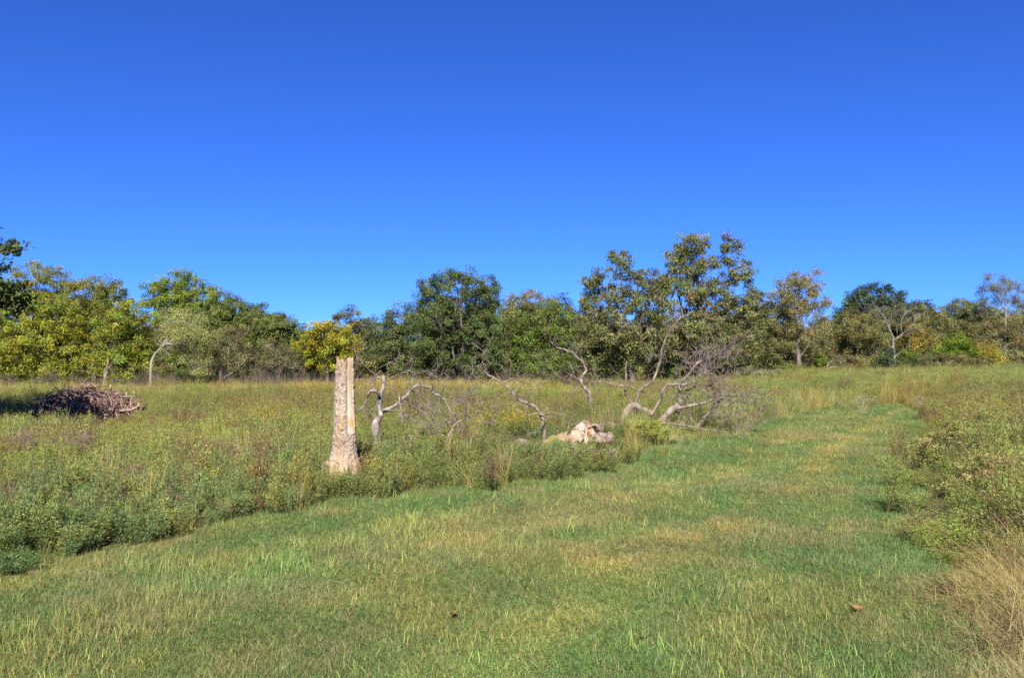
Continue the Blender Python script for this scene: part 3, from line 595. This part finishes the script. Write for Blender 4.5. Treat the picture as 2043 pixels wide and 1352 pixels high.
for i, px in enumerate(list(np.linspace(-150, 2200, 30))):
    d = U(70, 92); X = pxx(px + U(-18, 18), d); o = copy_tree(UB[i % 2]); sc = U(1.5, 2.0)*(.8 if px > 1480 else 1); o.scale = (sc*1.5, sc*1.5, sc*1.2); o.location = (X, d, float(gz(X, d))); o.rotation_euler.z = U(0, 6.28)

# bare saplings along the wood edge
def thicket():
    pr = []
    for k in range(3):
        mb = MB(); e = []
        for _ in range(6): grow(mb, np.array([U(-.25, .25), U(-.25, .25), -.05]), np.array([U(-.2, .2), U(-.2, .2), 1]), U(.5, 1.0), U(.008, .015), 1, e, jit((.17, .135, .12), 1)[0], (2, 4), .12, .4, .6, .5)
        pr.append(proto('sapling_%d' % k, mb))
    Q = [np.stack([pxx(U(170, 700, 190), 48), U(46.5, 51, 190)], 1), np.stack([pxx(U(780, 1180, 60), 50), U(49, 52, 60)], 1), np.stack([pxx(U(1560, 2060, 40), 60), U(56, 62, 40)], 1), np.stack([pxx(U(-40, 180, 60), 47), U(45, 50, 60)], 1)]
    Q = np.vstack(Q); n = len(Q); s = U(.7, 1.25, n)
    scatter('bare_thicket', 'grey leafless sapling stems along the foot of the wood', 'saplings', pr, on_ground(Q), rng.integers(0, 3, n), upright(n, .08), np.stack([s, s, s], 1), np.ones((n, 3))*U(.7, 1.2, (n, 1)))
thicket()

# ------------------------------------------------------------------ dead wood
def twigs_on(mb, P, n, L, r, lev=1, up=.1, spread=.9):
    e = []
    for _ in range(n):
        t = rng.integers(max(1, len(P)//4), len(P)); dd = P[t] - P[t-1]; dd /= np.linalg.norm(dd) + 1e-9
        grow(mb, P[t], dd*.6 + unit(1)[0]*spread, L*U(.5, 1.2), r, lev, e, nb=(2, 3), wob=.28, up=up, spread=.8, ratio=.6)
def limb_px(pts, d, base, dj=.12):
    P = []; k = 0.
    for q in pts:
        k += U(-dj, dj); P.append(at(q[0], q[1], d if len(q) < 3 else q[2]) - base + (0 if len(q) > 2 else np.array([0, k, 0])))
    return smooth_path(P, 5)
def dead(name, label, d, base_px, branches, mat=M_DEAD, twig=M_TWIG, cat='branch', tw=(6, .38, .0055, 2)):
    X = pxx(base_px, d); base = np.array([X, d, float(gz(X, d))]); root = thing(name, label, cat, base)
    T = MB(); any_t = False
    for i, (pts, r0, r1, nt) in enumerate(branches):
        r0, r1 = r0*.72, r1*.7
        P = limb_px(pts, d, base, .03 if i == 0 else .1); n = len(P); mb = MB()
        w = np.minimum(.012 + .3*r0, .02 + 0*r0)*np.minimum(np.arange(n)/4, 1)[:, None]; q = np.arange(n)*.45
        P = P + w*2*np.stack([noise(q, i*3.+d, 0, 1), noise(q, i*3.+d, 0, 2), noise(q, i*3.+d, 0, 3)], 1) - w
        R = np.linspace(r0, r1, n)*(1 + .18*(noise(np.arange(n)*.6, i*7., 0, 9) - .5)*2)
        P = P + rng.normal(0, r0*.06, P.shape)
        mb.tube(P, R, 10 if r0 > .03 else 6); mb.build('trunk' if i == 0 else 'branch', mat, root)
        if nt: twigs_on(T, P, nt, tw[1], tw[2], tw[3]); any_t = True
    if any_t: T.build('twigs', twig, root)['kind'] = 'stuff'
    return root
dead('dead_snag', 'short dead snag with pale peeling bark and arching limb behind the stump', 13, 750, [
    ([(747, 930), (752, 868), (749, 845), (758, 828), (757, 800), (764, 770), (765, 747)], .105, .036, 2),
    ([(757, 824), (785, 808), (808, 790), (822, 772), (845, 771), (868, 786), (886, 802), (900, 825), (911, 842)], .05, .012, 26),
    ([(759, 785), (745, 777), (735, 792), (727, 807), (711, 823)], .036, .012, 5),
    ([(746, 778), (741, 761), (750, 752), (765, 753)], .018, .014, 2), ([(741, 761), (725, 757), (706, 757)], .010, .006, 2),
    ([(766, 757), (800, 745), (815, 738), (823, 716)], .013, .004, 3), ([(815, 738), (835, 746), (852, 736)], .007, .003, 2),
    ([(767, 762), (785, 775), (797, 790), (800, 812), (806, 842), (809, 862)], .016, .012, 4),
    ([(763, 818), (792, 818), (812, 828), (823, 834), (826, 843)], .016, .006, 5), ([(822, 840), (845, 843), (862, 855), (882, 846), (905, 840)], .017, .007, 12)], M_SNAG)
dead('crooked_branch', 'short crooked grey branch sticking up from the weeds beyond the stump', 12.4, 890, [
    ([(884, 905), (893, 876), (898, 862), (905, 850), (920, 839), (940, 829)], .034, .022, 3), ([(932, 833), (955, 818), (962, 798)], .008, .004, 3), ([(893, 872), (880, 866), (866, 858)], .012, .006, 3), ([(940, 830), (965, 836), (990, 850)], .007, .004, 3)])
dead('curved_limb', 'long curved bare limb rising from the weeds beside the yellow flowers', 14.2, 1084, [
    ([(1086, 885), (1084, 848), (1076, 822), (1060, 808), (1035, 797), (1020, 780), (1000, 762), (985, 753), (972, 747)], .058, .014, 16),
    ([(984, 754), (977, 763), (972, 782), (966, 806), (952, 822)], .014, .007, 4), ([(1003, 764), (1015, 757), (1032, 751), (1052, 744)], .016, .005, 5), ([(1020, 778), (1042, 792), (1058, 806)], .012, .006, 3),
    ([(1050, 830), (1080, 823), (1105, 822), (1125, 829), (1134, 846), (1133, 865)], .018, .010, 6), ([(1052, 806), (1048, 825), (1046, 845)], .010, .006, 2)])
dead('forked_limb', 'thin forked bare limb standing before the green wood', 21, 1180, [
    ([(1184, 850), (1178, 800), (1172, 780), (1163, 768), (1160, 752), (1170, 740), (1165, 725), (1150, 710), (1140, 703), (1120, 695), (1105, 688), (1097, 678)], .078, .014, 14),
    ([(1161, 757), (1140, 749), (1127, 740)], .025, .010, 3), ([(1174, 782), (1178, 768), (1176, 755)], .02, .008, 2), ([(1168, 772), (1150, 770), (1130, 760), (1115, 750)], .012, .006, 4)])
dead('fallen_limb', 'thick fallen limb with a tall thin shoot curving up against the pecans', 18.3, 1265, [
    ([(1238, 850), (1250, 822), (1266, 808), (1285, 818), (1305, 826)], .115, .10, 0),
    ([(1266, 810), (1280, 775), (1300, 760), (1312, 735), (1318, 700), (1325, 675), (1340, 650), (1360, 632), (1382, 620)], .052, .012, 10),
    ([(1325, 683), (1340, 668), (1345, 650), (1352, 640)], .016, .008, 3), ([(1264, 808), (1250, 787), (1248, 770), (1248, 738), (1252, 721)], .036, .018, 4),
    ([(1249, 776), (1222, 765), (1200, 760), (1180, 762)], .022, .008, 8), ([(1235, 768), (1262, 772), (1290, 786), (1312, 800)], .028, .014, 5), ([(1300, 760), (1292, 745), (1310, 722)], .01, .005, 3)])
dead('fallen_treetop', 'tangled fallen treetop with grey branches spreading over the track edge', 18, 1350, [
    ([(1316, 845), (1334, 824), (1352, 808), (1358, 796)], .115, .075, 0),
    ([(1356, 802), (1358, 785), (1354, 768), (1374, 750), (1381, 735), (1395, 722), (1413, 714), (1440, 712), (1462, 707)], .06, .012, 26),
    ([(1350, 814), (1380, 808), (1410, 800), (1432, 788), (1460, 787), (1490, 789), (1510, 799), (1520, 815), (1520, 826)], .05, .010, 14),
    ([(1298, 828), (1318, 800), (1322, 780), (1331, 769), (1354, 766)], .05, .04, 3),
    ([(1360, 785), (1376, 776), (1392, 772), (1412, 768), (1430, 775)], .036, .012, 22), ([(1356, 768), (1380, 760), (1402, 745), (1425, 733)], .034, .01, 22),
    ([(1384, 868), (1408, 832), (1425, 818), (1442, 800), (1452, 792)], .058, .026, 4), ([(1418, 799), (1440, 808), (1460, 805), (1472, 790)], .026, .012, 6), ([(1460, 805), (1485, 826), (1504, 846)], .02, .008, 5),
    ([(1330, 820), (1352, 823), (1366, 833), (1374, 846)], .026, .014, 3), ([(1400, 822), (1430, 822), (1455, 826), (1480, 820)], .018, .008, 6), ([(1452, 786), (1462, 775), (1476, 762)], .014, .006, 4), ([(1365, 790), (1372, 815), (1384, 845)], .02, .01, 6), ([(1412, 714), (1420, 735), (1412, 760)], .014, .007, 8)],
    tw=(6, .62, .0075, 2))
dead('fallen_pole', 'straight reddish fallen branch lying along the edge of the mown track', 17.3, 1370, [
    ([(1322, 843), (1345, 846), (1365, 848), (1390, 854), (1412, 857), (1440, 861)], .038, .018, 2), ([(1412, 857), (1426, 852), (1434, 846)], .014, .006, 1)])
# small dead stems at the far right of the wood
dead('short_snag', 'tiny pale forked snag between the cedars', 57, 1865, [([(1865, 748), (1865, 730)], .12, .08, 0), ([(1865, 732), (1860, 722), (1856, 715)], .05, .02, 2), ([(1865, 732), (1870, 720), (1874, 714)], .05, .02, 2)], M_GREY, tw=(3, .5, .015, 1))
dead('bent_dead_sapling', 'bent pale dead sapling beside the small pointed cedar', 55, 1646, [([(1642, 760), (1648, 738), (1652, 725), (1662, 718)], .07, .03, 3), ([(1650, 736), (1662, 732), (1672, 734)], .04, .02, 2)], M_PALE, tw=(3, .6, .015, 1))
dead('broken_snag', 'dark broken snag behind the brush pile', 47, 207, [([(207, 792), (209, 755), (214, 735), (216, 712)], .16, .07, 1), ([(213, 738), (224, 724), (228, 716)], .06, .03, 1), ([(207, 770), (206, 748), (207, 735)], .05, .05, 0)], M_DEAD, tw=(3, .6, .015, 1))

# --- tall rotted stump
def stump():
    d = STUMP[1]; X = STUMP[0]; base = np.array([X, d, float(gz(X, d))])
    root = thing('tree_stump', 'tall weathered broken tree stump with pitted bark and bare split wood', 'stump', base)
    m, n, l, b = mat_new('pitted_stump_bark')
    tc = n.new('ShaderNodeTexCoord'); vo = n.new('ShaderNodeTexVoronoi'); vo.inputs['Scale'].default_value = 34; vo.feature = 'SMOOTH_F1'
    mp = n.new('ShaderNodeMapping'); mp.inputs['Scale'].default_value = (1, 1, .6); l.new(tc.outputs['Object'], mp.inputs[0])
    nz = n.new('ShaderNodeTexNoise'); nz.inputs['Scale'].default_value = 26; nz.inputs['Detail'].default_value = 6; l.new(mp.outputs[0], nz.inputs['Vector'])
    va = n.new('ShaderNodeVectorMath'); va.operation = 'ADD'; sc = n.new('ShaderNodeVectorMath'); sc.operation = 'SCALE'; sc.inputs['Scale'].default_value = .06
    l.new(nz.outputs['Color'], sc.inputs[0]); l.new(mp.outputs[0], va.inputs[0]); l.new(sc.outputs[0], va.inputs[1]); l.new(va.outputs[0], vo.inputs['Vector'])
    n3 = n.new('ShaderNodeTexNoise'); n3.inputs['Scale'].default_value = 5; n3.inputs['Detail'].default_value = 5; l.new(tc.outputs['Object'], n3.inputs['Vector'])
    r = n.new('ShaderNodeValToRGB'); e = r.color_ramp.elements; e[0].position = .36; e[0].color = (.17, .125, .09, 1); e[1].position = .64; e[1].color = (.32, .255, .20, 1)
    ad = n.new('ShaderNodeMath'); ad.operation = 'MULTIPLY_ADD'; ad.inputs[1].default_value = .45; l.new(nz.outputs['Fac'], ad.inputs[0]); 
    ml = n.new('ShaderNodeMath'); ml.operation = 'MULTIPLY'; ml.inputs[1].default_value = .55; l.new(n3.outputs['Fac'], ml.inputs[0]); l.new(ml.outputs[0], ad.inputs[2])
    l.new(ad.outputs[0], r.inputs[0])
    at_ = n.new('ShaderNodeAttribute'); at_.attribute_name = 'tint'
    x = n.new('ShaderNodeMix'); x.data_type = 'RGBA'; x.blend_type = 'MULTIPLY'; x.inputs['Factor'].default_value = 1; l.new(r.outputs[0], x.inputs[6]); l.new(at_.outputs['Color'], x.inputs[7])
    l.new(x.outputs[2], b.inputs['Base Color']); b.inputs['Roughness'].default_value = .9; b.inputs['Specular IOR Level'].default_value = .1
    bp = n.new('ShaderNodeBump'); bp.inputs['Strength'].default_value = 1; bp.inputs['Distance'].default_value = .02
    l.new(nz.outputs['Fac'], bp.inputs['Height']); l.new(bp.outputs[0], b.inputs['Normal'])
    k = d/F
    rows = np.array([690, 705, 760, 820, 860, 890, 920, 945, 962, 985]); Lx = np.array([672, 672, 669, 667, 666, 664, 660, 655, 649, 642]); Rx = np.array([706, 706, 706, 709, 711, 712, 716, 722, 727, 733])
    zz = np.array([at(686, y, d)[2] - base[2] for y in rows]); na, nz_ = 120, 210
    th = np.linspace(0, 2*math.pi, na, endpoint=False); zmax = at(686, 704, d)[2] - base[2]
    z = np.linspace(-.08, zmax, nz_); o = np.argsort(zz)
    cx = np.interp(z, zz[o], ((Lx+Rx)/2)[o]); hw = np.interp(z, zz[o], ((Rx-Lx)/2)[o])*k; cxm = (cx - 686)*k
    TH, Z = np.meshgrid(th, z); R = np.repeat(hw[:, None], na, 1); cs, sn = np.cos(TH), np.sin(TH)
    # root flutes low down
    fl = np.clip((.42 - Z)/.42, 0, 1); R = R*(1 + .20*fl*np.cos(5*TH + 1.0) + .06*fl*np.cos(11*TH))
    strip = (np.exp(-((TH - 5.62)/.50)**6))*sst(.55, .75, Z)          # bare wood, set back from the bark, on the front right
    pit = fbm(cs*R*46+9, sn*R*46+9, Z*34, 41, 3); big = fbm(cs*R*6+3, sn*R*6+3, Z*4, 45, 2)
    up = sst(.30, .48, Z + .1*(big-.5)); amp = .006 + .010*up
    crack = np.abs(fbm(TH*1.5, Z*5, 0, 55, 2) - .5) < .018
    Rb = R*(1 - .02*up) + (pit - .5)*2*amp*(1-strip) + (big - .5)*.012 - .012*crack*(1-strip) - strip*.024 + strip*.008*(noise(TH*26, Z*.8, 0, 66) - .5)
    # broken, split top
    topz = zmax - .01 - .075*np.exp(-((th - 5.0)/.30)**2) - .05*noise(np.cos(th)*3+5, np.sin(th)*3+5, 0, 12) - .045*noise(np.cos(th)*9+5, np.sin(th)*9+5, 0, 16) - .12*(np.sin(th) > .2)*noise(np.cos(th)*2+5, np.sin(th)*2+5, 0, 13)
    Zc = np.minimum(Z, topz[None]); 
    V = np.stack([cxm[:, None] + cs*Rb, sn*Rb, Zc], -1)
    col = np.ones((nz_, na, 3)); pale = (1 - up)[..., None]; col = col*(1-pale) + np.array([1.42, 1.33, 1.25])*pale
    och = (sst(.62, .72, fbm(cs*2+3, sn*2, Z*3, 91, 2)))[..., None]; col = col*(1-och*.6) + np.array([1.25, 1.0, .62])*och*.6
    dk = (pit < .34)[..., None]*up[..., None]; col = col*(1 - .38*dk)
    i = np.arange(nz_-1)[:, None]*na; j = np.arange(na)[None]; j2 = (j+1) % na
    q = np.stack([i+j, i+j2, i+na+j2, i+na+j], -1).reshape(-1, 4)
    sq = (strip[:-1][:, :] > .5).ravel()
    A = MB(); A.add(V.reshape(-1, 3), q[~sq], None, col.reshape(-1, 3))
    # ragged rim sinking into the hollow top
    t0 = (nz_-1)*na; rim = V[-1]; c0 = np.array([cxm[-1], 0, 0]); inn = c0*[1, 1, 0] + (rim - c0)*[.55, .55, 1] - [0, 0, .09]; cen = c0 + [0, 0, zmax-.24]
    vv = np.vstack([rim, inn, cen[None]]); jj = np.arange(na); j2 = (jj+1) % na
    A.add(vv, np.stack([jj, j2, na+j2, na+jj], 1), np.stack([na+jj, na+j2, np.full(na, 2*na)], 1), (.75, .7, .65))
    A.build('bark', m, root)
    S = MB(); S.add(V.reshape(-1, 3), q[sq])
    S.build('bare_wood', bark_material('split_wood', (.30, .22, .135), (.50, .42, .32), 14, 14, .35, (.45, .29, .13), .40), root)
    # surface root on the left
    Rt = MB(); P = smooth_path([np.array([-.16, -.04, .24]), np.array([-.25, -.12, .15]), np.array([-.36, -.2, .06]), np.array([-.44, -.26, -.04])], 5)
    Rt.tube(P, np.linspace(.09, .055, len(P))*(1+.2*(noise(np.arange(len(P))*.7, 2., 0, 8)-.5)), 14, (1.0, .95, .95)); Rt.build('root', m, root)
stump()

# --- upturned rotten log
def lump(name, tubes, base, mat, parent, vox=.012, amp=.042, sc=11):
    mb = MB()
    for (P, R) in tubes: mb.tube(smooth_path(P, 4), np.interp(np.linspace(0, 1, 4*(len(P)-1)+1), np.linspace(0, 1, len(R)), R), 16)
    tmp = bpy.data.objects.new('tmp', mb.mesh('tmp', mat)); COL.objects.link(tmp)
    rm = tmp.modifiers.new('r', 'REMESH'); rm.mode = 'VOXEL'; rm.voxel_size = vox
    sm = tmp.modifiers.new('s', 'SMOOTH'); sm.iterations = 6; sm.factor = .5
    me = bpy.data.meshes.new_from_object(tmp.evaluated_get(bpy.context.evaluated_depsgraph_get())); bpy.data.objects.remove(tmp)
    n = len(me.vertices); V = np.empty(n*3, np.float32); me.vertices.foreach_get('co', V); V = V.reshape(-1, 3)
    Nn = np.empty(n*3, np.float32); me.vertices.foreach_get('normal', Nn); Nn = Nn.reshape(-1, 3)
    f = fbm(V[:, 0]*sc, V[:, 1]*sc, V[:, 2]*sc, 33, 3) - .5; rg = np.abs(fbm(V[:, 0]*sc*1.5, V[:, 1]*sc*1.5, V[:, 2]*sc*.5, 39, 2) - .5)
    V = V + Nn*(f*2*amp - .03*np.clip(.08 - rg, 0, .08)/.08*.5)[:, None]; me.vertices.foreach_set('co', V.astype(np.float32).ravel())
    me.polygons.foreach_set('use_smooth', np.ones(len(me.polygons), bool)); me.materials.clear(); me.materials.append(mat); me.update(); me.name = name
    return link(name, me, parent)
M_LOG = bark_material('rotten_log_wood', (.22, .125, .06), (.40, .345, .29), 8, 3, 1., (.085, .05, .03), .40)
M_LOGB = bark_material('old_log_bark', (.085, .06, .045), (.27, .21, .17), 14, 2, 1., (.06, .042, .03), .36)
M_MOSS = bark_material('mossy_log_wood', (.13, .09, .05), (.28, .20, .12), 8, 2, .6, (.13, .125, .025), .48)
def logs():
    d = 14.3; X = pxx(1158, d); base = np.array([X, d, float(gz(X, d))]); A = lambda x, y, dd: at(x, y, dd) - base
    root = thing('upturned_log', 'upturned pale rotten log end with orange heartwood and splayed roots', 'log', base)
    lump('root_end', [([A(1165, 838, 14.3), A(1163, 852, 14.3), A(1158, 872, 14.3), A(1156, 900, 14.3)], [.05, .10, .14, .17]), ([A(1160, 852, 14.2), A(1142, 872, 14.0), A(1128, 892, 13.9)], [.11, .07, .05]),
                      ([A(1158, 866, 14.1), A(1148, 884, 13.85), A(1140, 902, 13.7)], [.10, .07, .045]), ([A(1168, 840, 14.4), A(1178, 866, 14.45), A(1180, 890, 14.4)], [.05, .09, .13]), ([A(1158, 842, 14.25), A(1150, 862, 14.1), A(1137, 880, 13.95)], [.035, .05, .03])], base, M_LOG, root)
    lump('log_body', [([A(1176, 880, 14.4), A(1196, 878, 14.5), A(1217, 876, 14.7)], [.15, .145, .12])], base, M_LOGB, root, amp=.03)
    X = pxx(1200, 15.3); b2 = np.array([X, 15.3, float(gz(X, 15.3))]); B = lambda x, y, dd: at(x, y, dd) - b2
    r2 = thing('hollow_log', 'old brown log with a broken hollow end lying behind the upturned log', 'log', b2)
    mb = MB(); P = smooth_path([B(1186, 862, 15.1), B(1210, 858, 15.5), B(1236, 856, 15.9)], 6); n = len(P)
    T = P[-1]-P[0]; T /= np.linalg.norm(T); a = np.cross(T, [0, 0, 1]); a /= np.linalg.norm(a); bb = np.cross(T, a); th = np.linspace(0, 2*math.pi, 29)[:-1]
    rag = .10*noise(np.cos(th)*2+4, np.sin(th)*2, 0, 5)
    ring = []
    for i in range(n): ring.append(P[i] + .155*(1 + .12*(noise(th*2, i*.8, 0, 4)[:, None]-.5))*(np.cos(th)[:, None]*a + np.sin(th)[:, None]*bb) - (rag[:, None]*T if i == 0 else 0))
    for i in range(3): ring.insert(0, (P[0] + T*.12*(i) + .115*(np.cos(th)[:, None]*a + np.sin(th)[:, None]*bb)) - (rag[:, None]*T if i == 0 else 0))
    V = np.vstack(ring); m = len(ring); k = len(th); i = np.arange(m-1)[:, None]*k; j = np.arange(k)[None]
    mb.add(V, np.stack([i+j, i+k+j, i+k+(j+1) % k, i+(j+1) % k], -1).reshape(-1, 4)); mb.add(np.vstack([ring[-1], P[-1][None]]), None, np.stack([np.arange(k), (np.arange(k)+1) % k, np.full(k, k)], 1))
    mb.build('log_shell', M_LOGB, r2)
    X = pxx(1090, 14.1); b3 = np.array([X, 14.1, float(gz(X, 14.1))]); Cc = lambda x, y, dd: at(x, y, dd) - b3
    r3 = thing('mossy_log', 'low yellow-mossed log running into the upturned log', 'log', b3)
    lump('log_body', [([Cc(1068, 893, 14.1), Cc(1100, 884, 14.2), Cc(1135, 874, 14.3)], [.10, .12, .13])], b3, M_MOSS, r3)
    X = pxx(1042, 13.6); b4 = np.array([X, 13.6, float(gz(X, 13.6))]); D = lambda x, y, dd: at(x, y, dd) - b4
    r4 = thing('log_chunk', 'small broken reddish log chunk in the weeds left of the mossy log', 'log', b4)
    lump('log_body', [([D(1034, 882, 13.5), D(1044, 883, 13.6), D(1060, 890, 13.8)], [.07, .075, .05])], b4, M_LOGB, r4, amp=.02)
    lump('support_end', [([D(1052, 886, 13.7), D(1050, 905, 13.7), D(1048, 925, 13.7)], [.06, .07, .09])], b4, M_LOGB, r4, amp=.02)
logs()

# --- brush pile
def brush_pile():
    d = 21.0; X = pxx(174, d); base = np.array([X, d, float(gz(X, d))])
    root = thing('brush_pile', 'heap of cut reddish-grey sticks half in tree shade', 'brush pile', base)
    meshes = []
    for k in range(6):
        mb = MB(); P = np.stack([np.linspace(-.5, .5, 6), rng.normal(0, .03, 6), rng.normal(0, .03, 6)], 1); mb.tube(P, np.linspace(.017, .008, 6), 5)
        s = P[3]; mb.tube(np.stack([s, s+[.12, .07, .06], s+[.25, .1, .12]]), [.008, .006, .003], 4); meshes.append(mb.mesh('stick', M_STICK))
    hw, dp, hh = 1.3, 1.1, .92
    def place(i, shell):
        a = U(0, 2*math.pi); e = math.asin(U(0.02, 1)); f = U(.75, 1.02) if shell else U(.2, .8)
        p = np.array([hw*math.cos(e)*math.cos(a), dp*math.cos(e)*math.sin(a), hh*math.sin(e)])*f
        n = np.array([p[0]/hw**2, p[1]/dp**2, p[2]/hh**2]); n /= np.linalg.norm(n) + 1e-9
        t = np.cross(n, rng.normal(0, 1, 3)); t = t/np.linalg.norm(t) + n*U(-.35, .45); t /= np.linalg.norm(t); return p, t
    for i in range(230):
        p, t = place(i, True); o = link('stick', meshes[i % 6], root); o.location = p; L = U(.5, 1.25); o.scale = (L, U(.8, 1.5), U(.8, 1.5))
        o.rotation_euler = (U(0, 6), -math.asin(np.clip(t[2], -1, 1)), math.atan2(t[1], t[0]))
    for i in range(26):                                   # longer limbs poking out of the heap
        p, t = place(i, True); t[2] = abs(t[2])*.6; o = link('limb', meshes[i % 6], root); o.location = p*[.8, .8, .75]; o.scale = (U(1.4, 2.3), U(1.6, 2.8), U(1.6, 2.8))
        o.rotation_euler = (U(0, 6), -math.asin(np.clip(t[2], -1, 1)), math.atan2(t[1], t[0]))
    mb = MB()
    for i in range(750):
        p, t = place(i, i % 3 > 0); L = U(.25, .8); P = np.stack([p - t*L/2, p + rng.normal(0, .03, 3), p + t*L/2]); mb.tube(P, [.007, .006, .003], 3, cap=False)
    o = mb.build('twigs', M_STICK, root); o['kind'] = 'stuff'
brush_pile()

# --- individual low bushes
BU = [
 ('low_bush', 'rounded blue-green low bush on the track edge before the upturned log', 12.3, 1130, [(1130, 905, 70, 22), (1075, 915, 45, 20), (1185, 905, 40, 20), (1120, 925, 70, 20)], (.15, .205, .07)),
 ('low_bush', 'yellow-green feathery bush between the hollow log and fallen treetop', 15.6, 1285, [(1285, 850, 40, 14), (1255, 858, 25, 14), (1310, 858, 30, 15)], (.22, .25, .05)),
 ('low_bush', 'small dark green bush at the left foot of the tall stump', 10.2, 620, [(622, 962, 42, 24), (650, 975, 30, 18)], (.14, .19, .07)),
 ('bank_bush', 'fine olive bush bulging over the track from the weedy bank', 11.2, 1905, [(1895, 905, 62, 50), (1950, 880, 60, 55), (1870, 935, 40, 35), (1990, 900, 60, 50)], (.18, .195, .062)),
 ('bank_bush', 'reddish-stemmed olive bush on the bank above the dry grass', 8.6, 1960, [(1940, 975, 60, 55), (2000, 960, 60, 60), (1900, 1010, 40, 35)], (.185, .18, .065)),
]
for (nm, lb, d, bx, lobes, col) in BU:
    tree(nm, lb, d, bx, lobes, col, leaf=.025, dens=39000, clump=.085, trunk=.008, cat='bush', low=.02, aut=.015 if 'bank' in nm else 0, autc=(.17, .10, .05))

# --- dry tufts and a dead clump that stand out from the weeds
M_DRY = veg_material('dry_tuft_leaf', False, .3, .7, .15)
for (px, d, n, h, lb) in [(525, 9.9, 70, .5, 'spiky pale straw tuft left of the tall stump'), (945, 11.6, 60, .42, 'upright grey-tan dead tuft before the crooked branch'), (1010, 11.6, 55, .34, 'short tan tuft on the track edge beside the blue-green bush'),
                          (1345, 16.2, 70, .4, 'pale straw tuft below the thick fallen limb'), (1480, 17.5, 70, .45, 'yellow straw tuft below the fallen treetop tips'), (1720, 25.5, 60, .6, 'reddish straw tuft at the far end of the mown track')]:
    X = pxx(px, d); mb = MB(); blades(mb, n, h*.45, h*1.1, .16, .5, .005, np.array([.37, .30, .165]), seg=4)
    o = mb.build('dry_grass_tuft', M_DRY); o.location = (X, d, float(gz(X, d))); tag(o, lb, 'grass tuft')
for (px, d, lb) in [(110, 12.0, 'grey-brown dead weed clump among green weeds near the shaded ground'), (1180, 11.9, 'small mauve-brown dead clump at the end of the blue-green bush')]:
    X = pxx(px, d); mb = MB(); sc_ = 1. if px < 500 else .5
    for _ in range(12 if px < 500 else 5):
        m2 = MB(); twiggy(m2, 5, .55*sc_ + .1, (.20, .14, .11), (.26, .19, .15), 70); o_ = np.array([rng.normal(0, .42*sc_), rng.normal(0, .3*sc_), 0])
        mb.add(np.vstack(m2.v) + o_, np.vstack(m2.q), None, np.vstack(m2.c))
    o = mb.build('dead_weed_clump', M_DRY); o.location = (X, d, float(gz(X, d))); tag(o, lb, 'weeds')

# --- a few fallen leaves on the turf
ml = bark_material('dry_leaf', (.13, .065, .03), (.22, .12, .06), 30, 1, .3)
for i, (a, b, lb) in enumerate([(1708, 1228, 'curled orange-brown leaf on the green turf near the dry grass'), (905, 1240, 'dark rust leaf lying in straw-mixed turf'), (1285, 1290, 'small pale brown leaf on the short turf')]):
    c = hit(a, b); mb = MB(); n = 7; t = np.linspace(-1, 1, n); wv = np.sqrt(np.clip(1-t*t, 0, 1))*.022 + .001
    L = np.stack([t*.04, -wv, .012*t*t + .014], 1); R = np.stack([t*.04, wv, .012*t*t + .018], 1); Mi = np.stack([t*.04, 0*t, .012*t*t + .004], 1)
    k = np.arange(n-1); mb.add(np.vstack([L, Mi, R]), np.vstack([np.stack([k, k+1, n+k+1, n+k], 1), np.stack([n+k, n+k+1, 2*n+k+1, 2*n+k], 1)]))
    o = mb.build('fallen_leaf', ml); o.location = (c[0], c[1], float(gz(*c)) + .022); o.rotation_euler = (.2, .15, i*1.7); tag(o, lb, 'leaf')
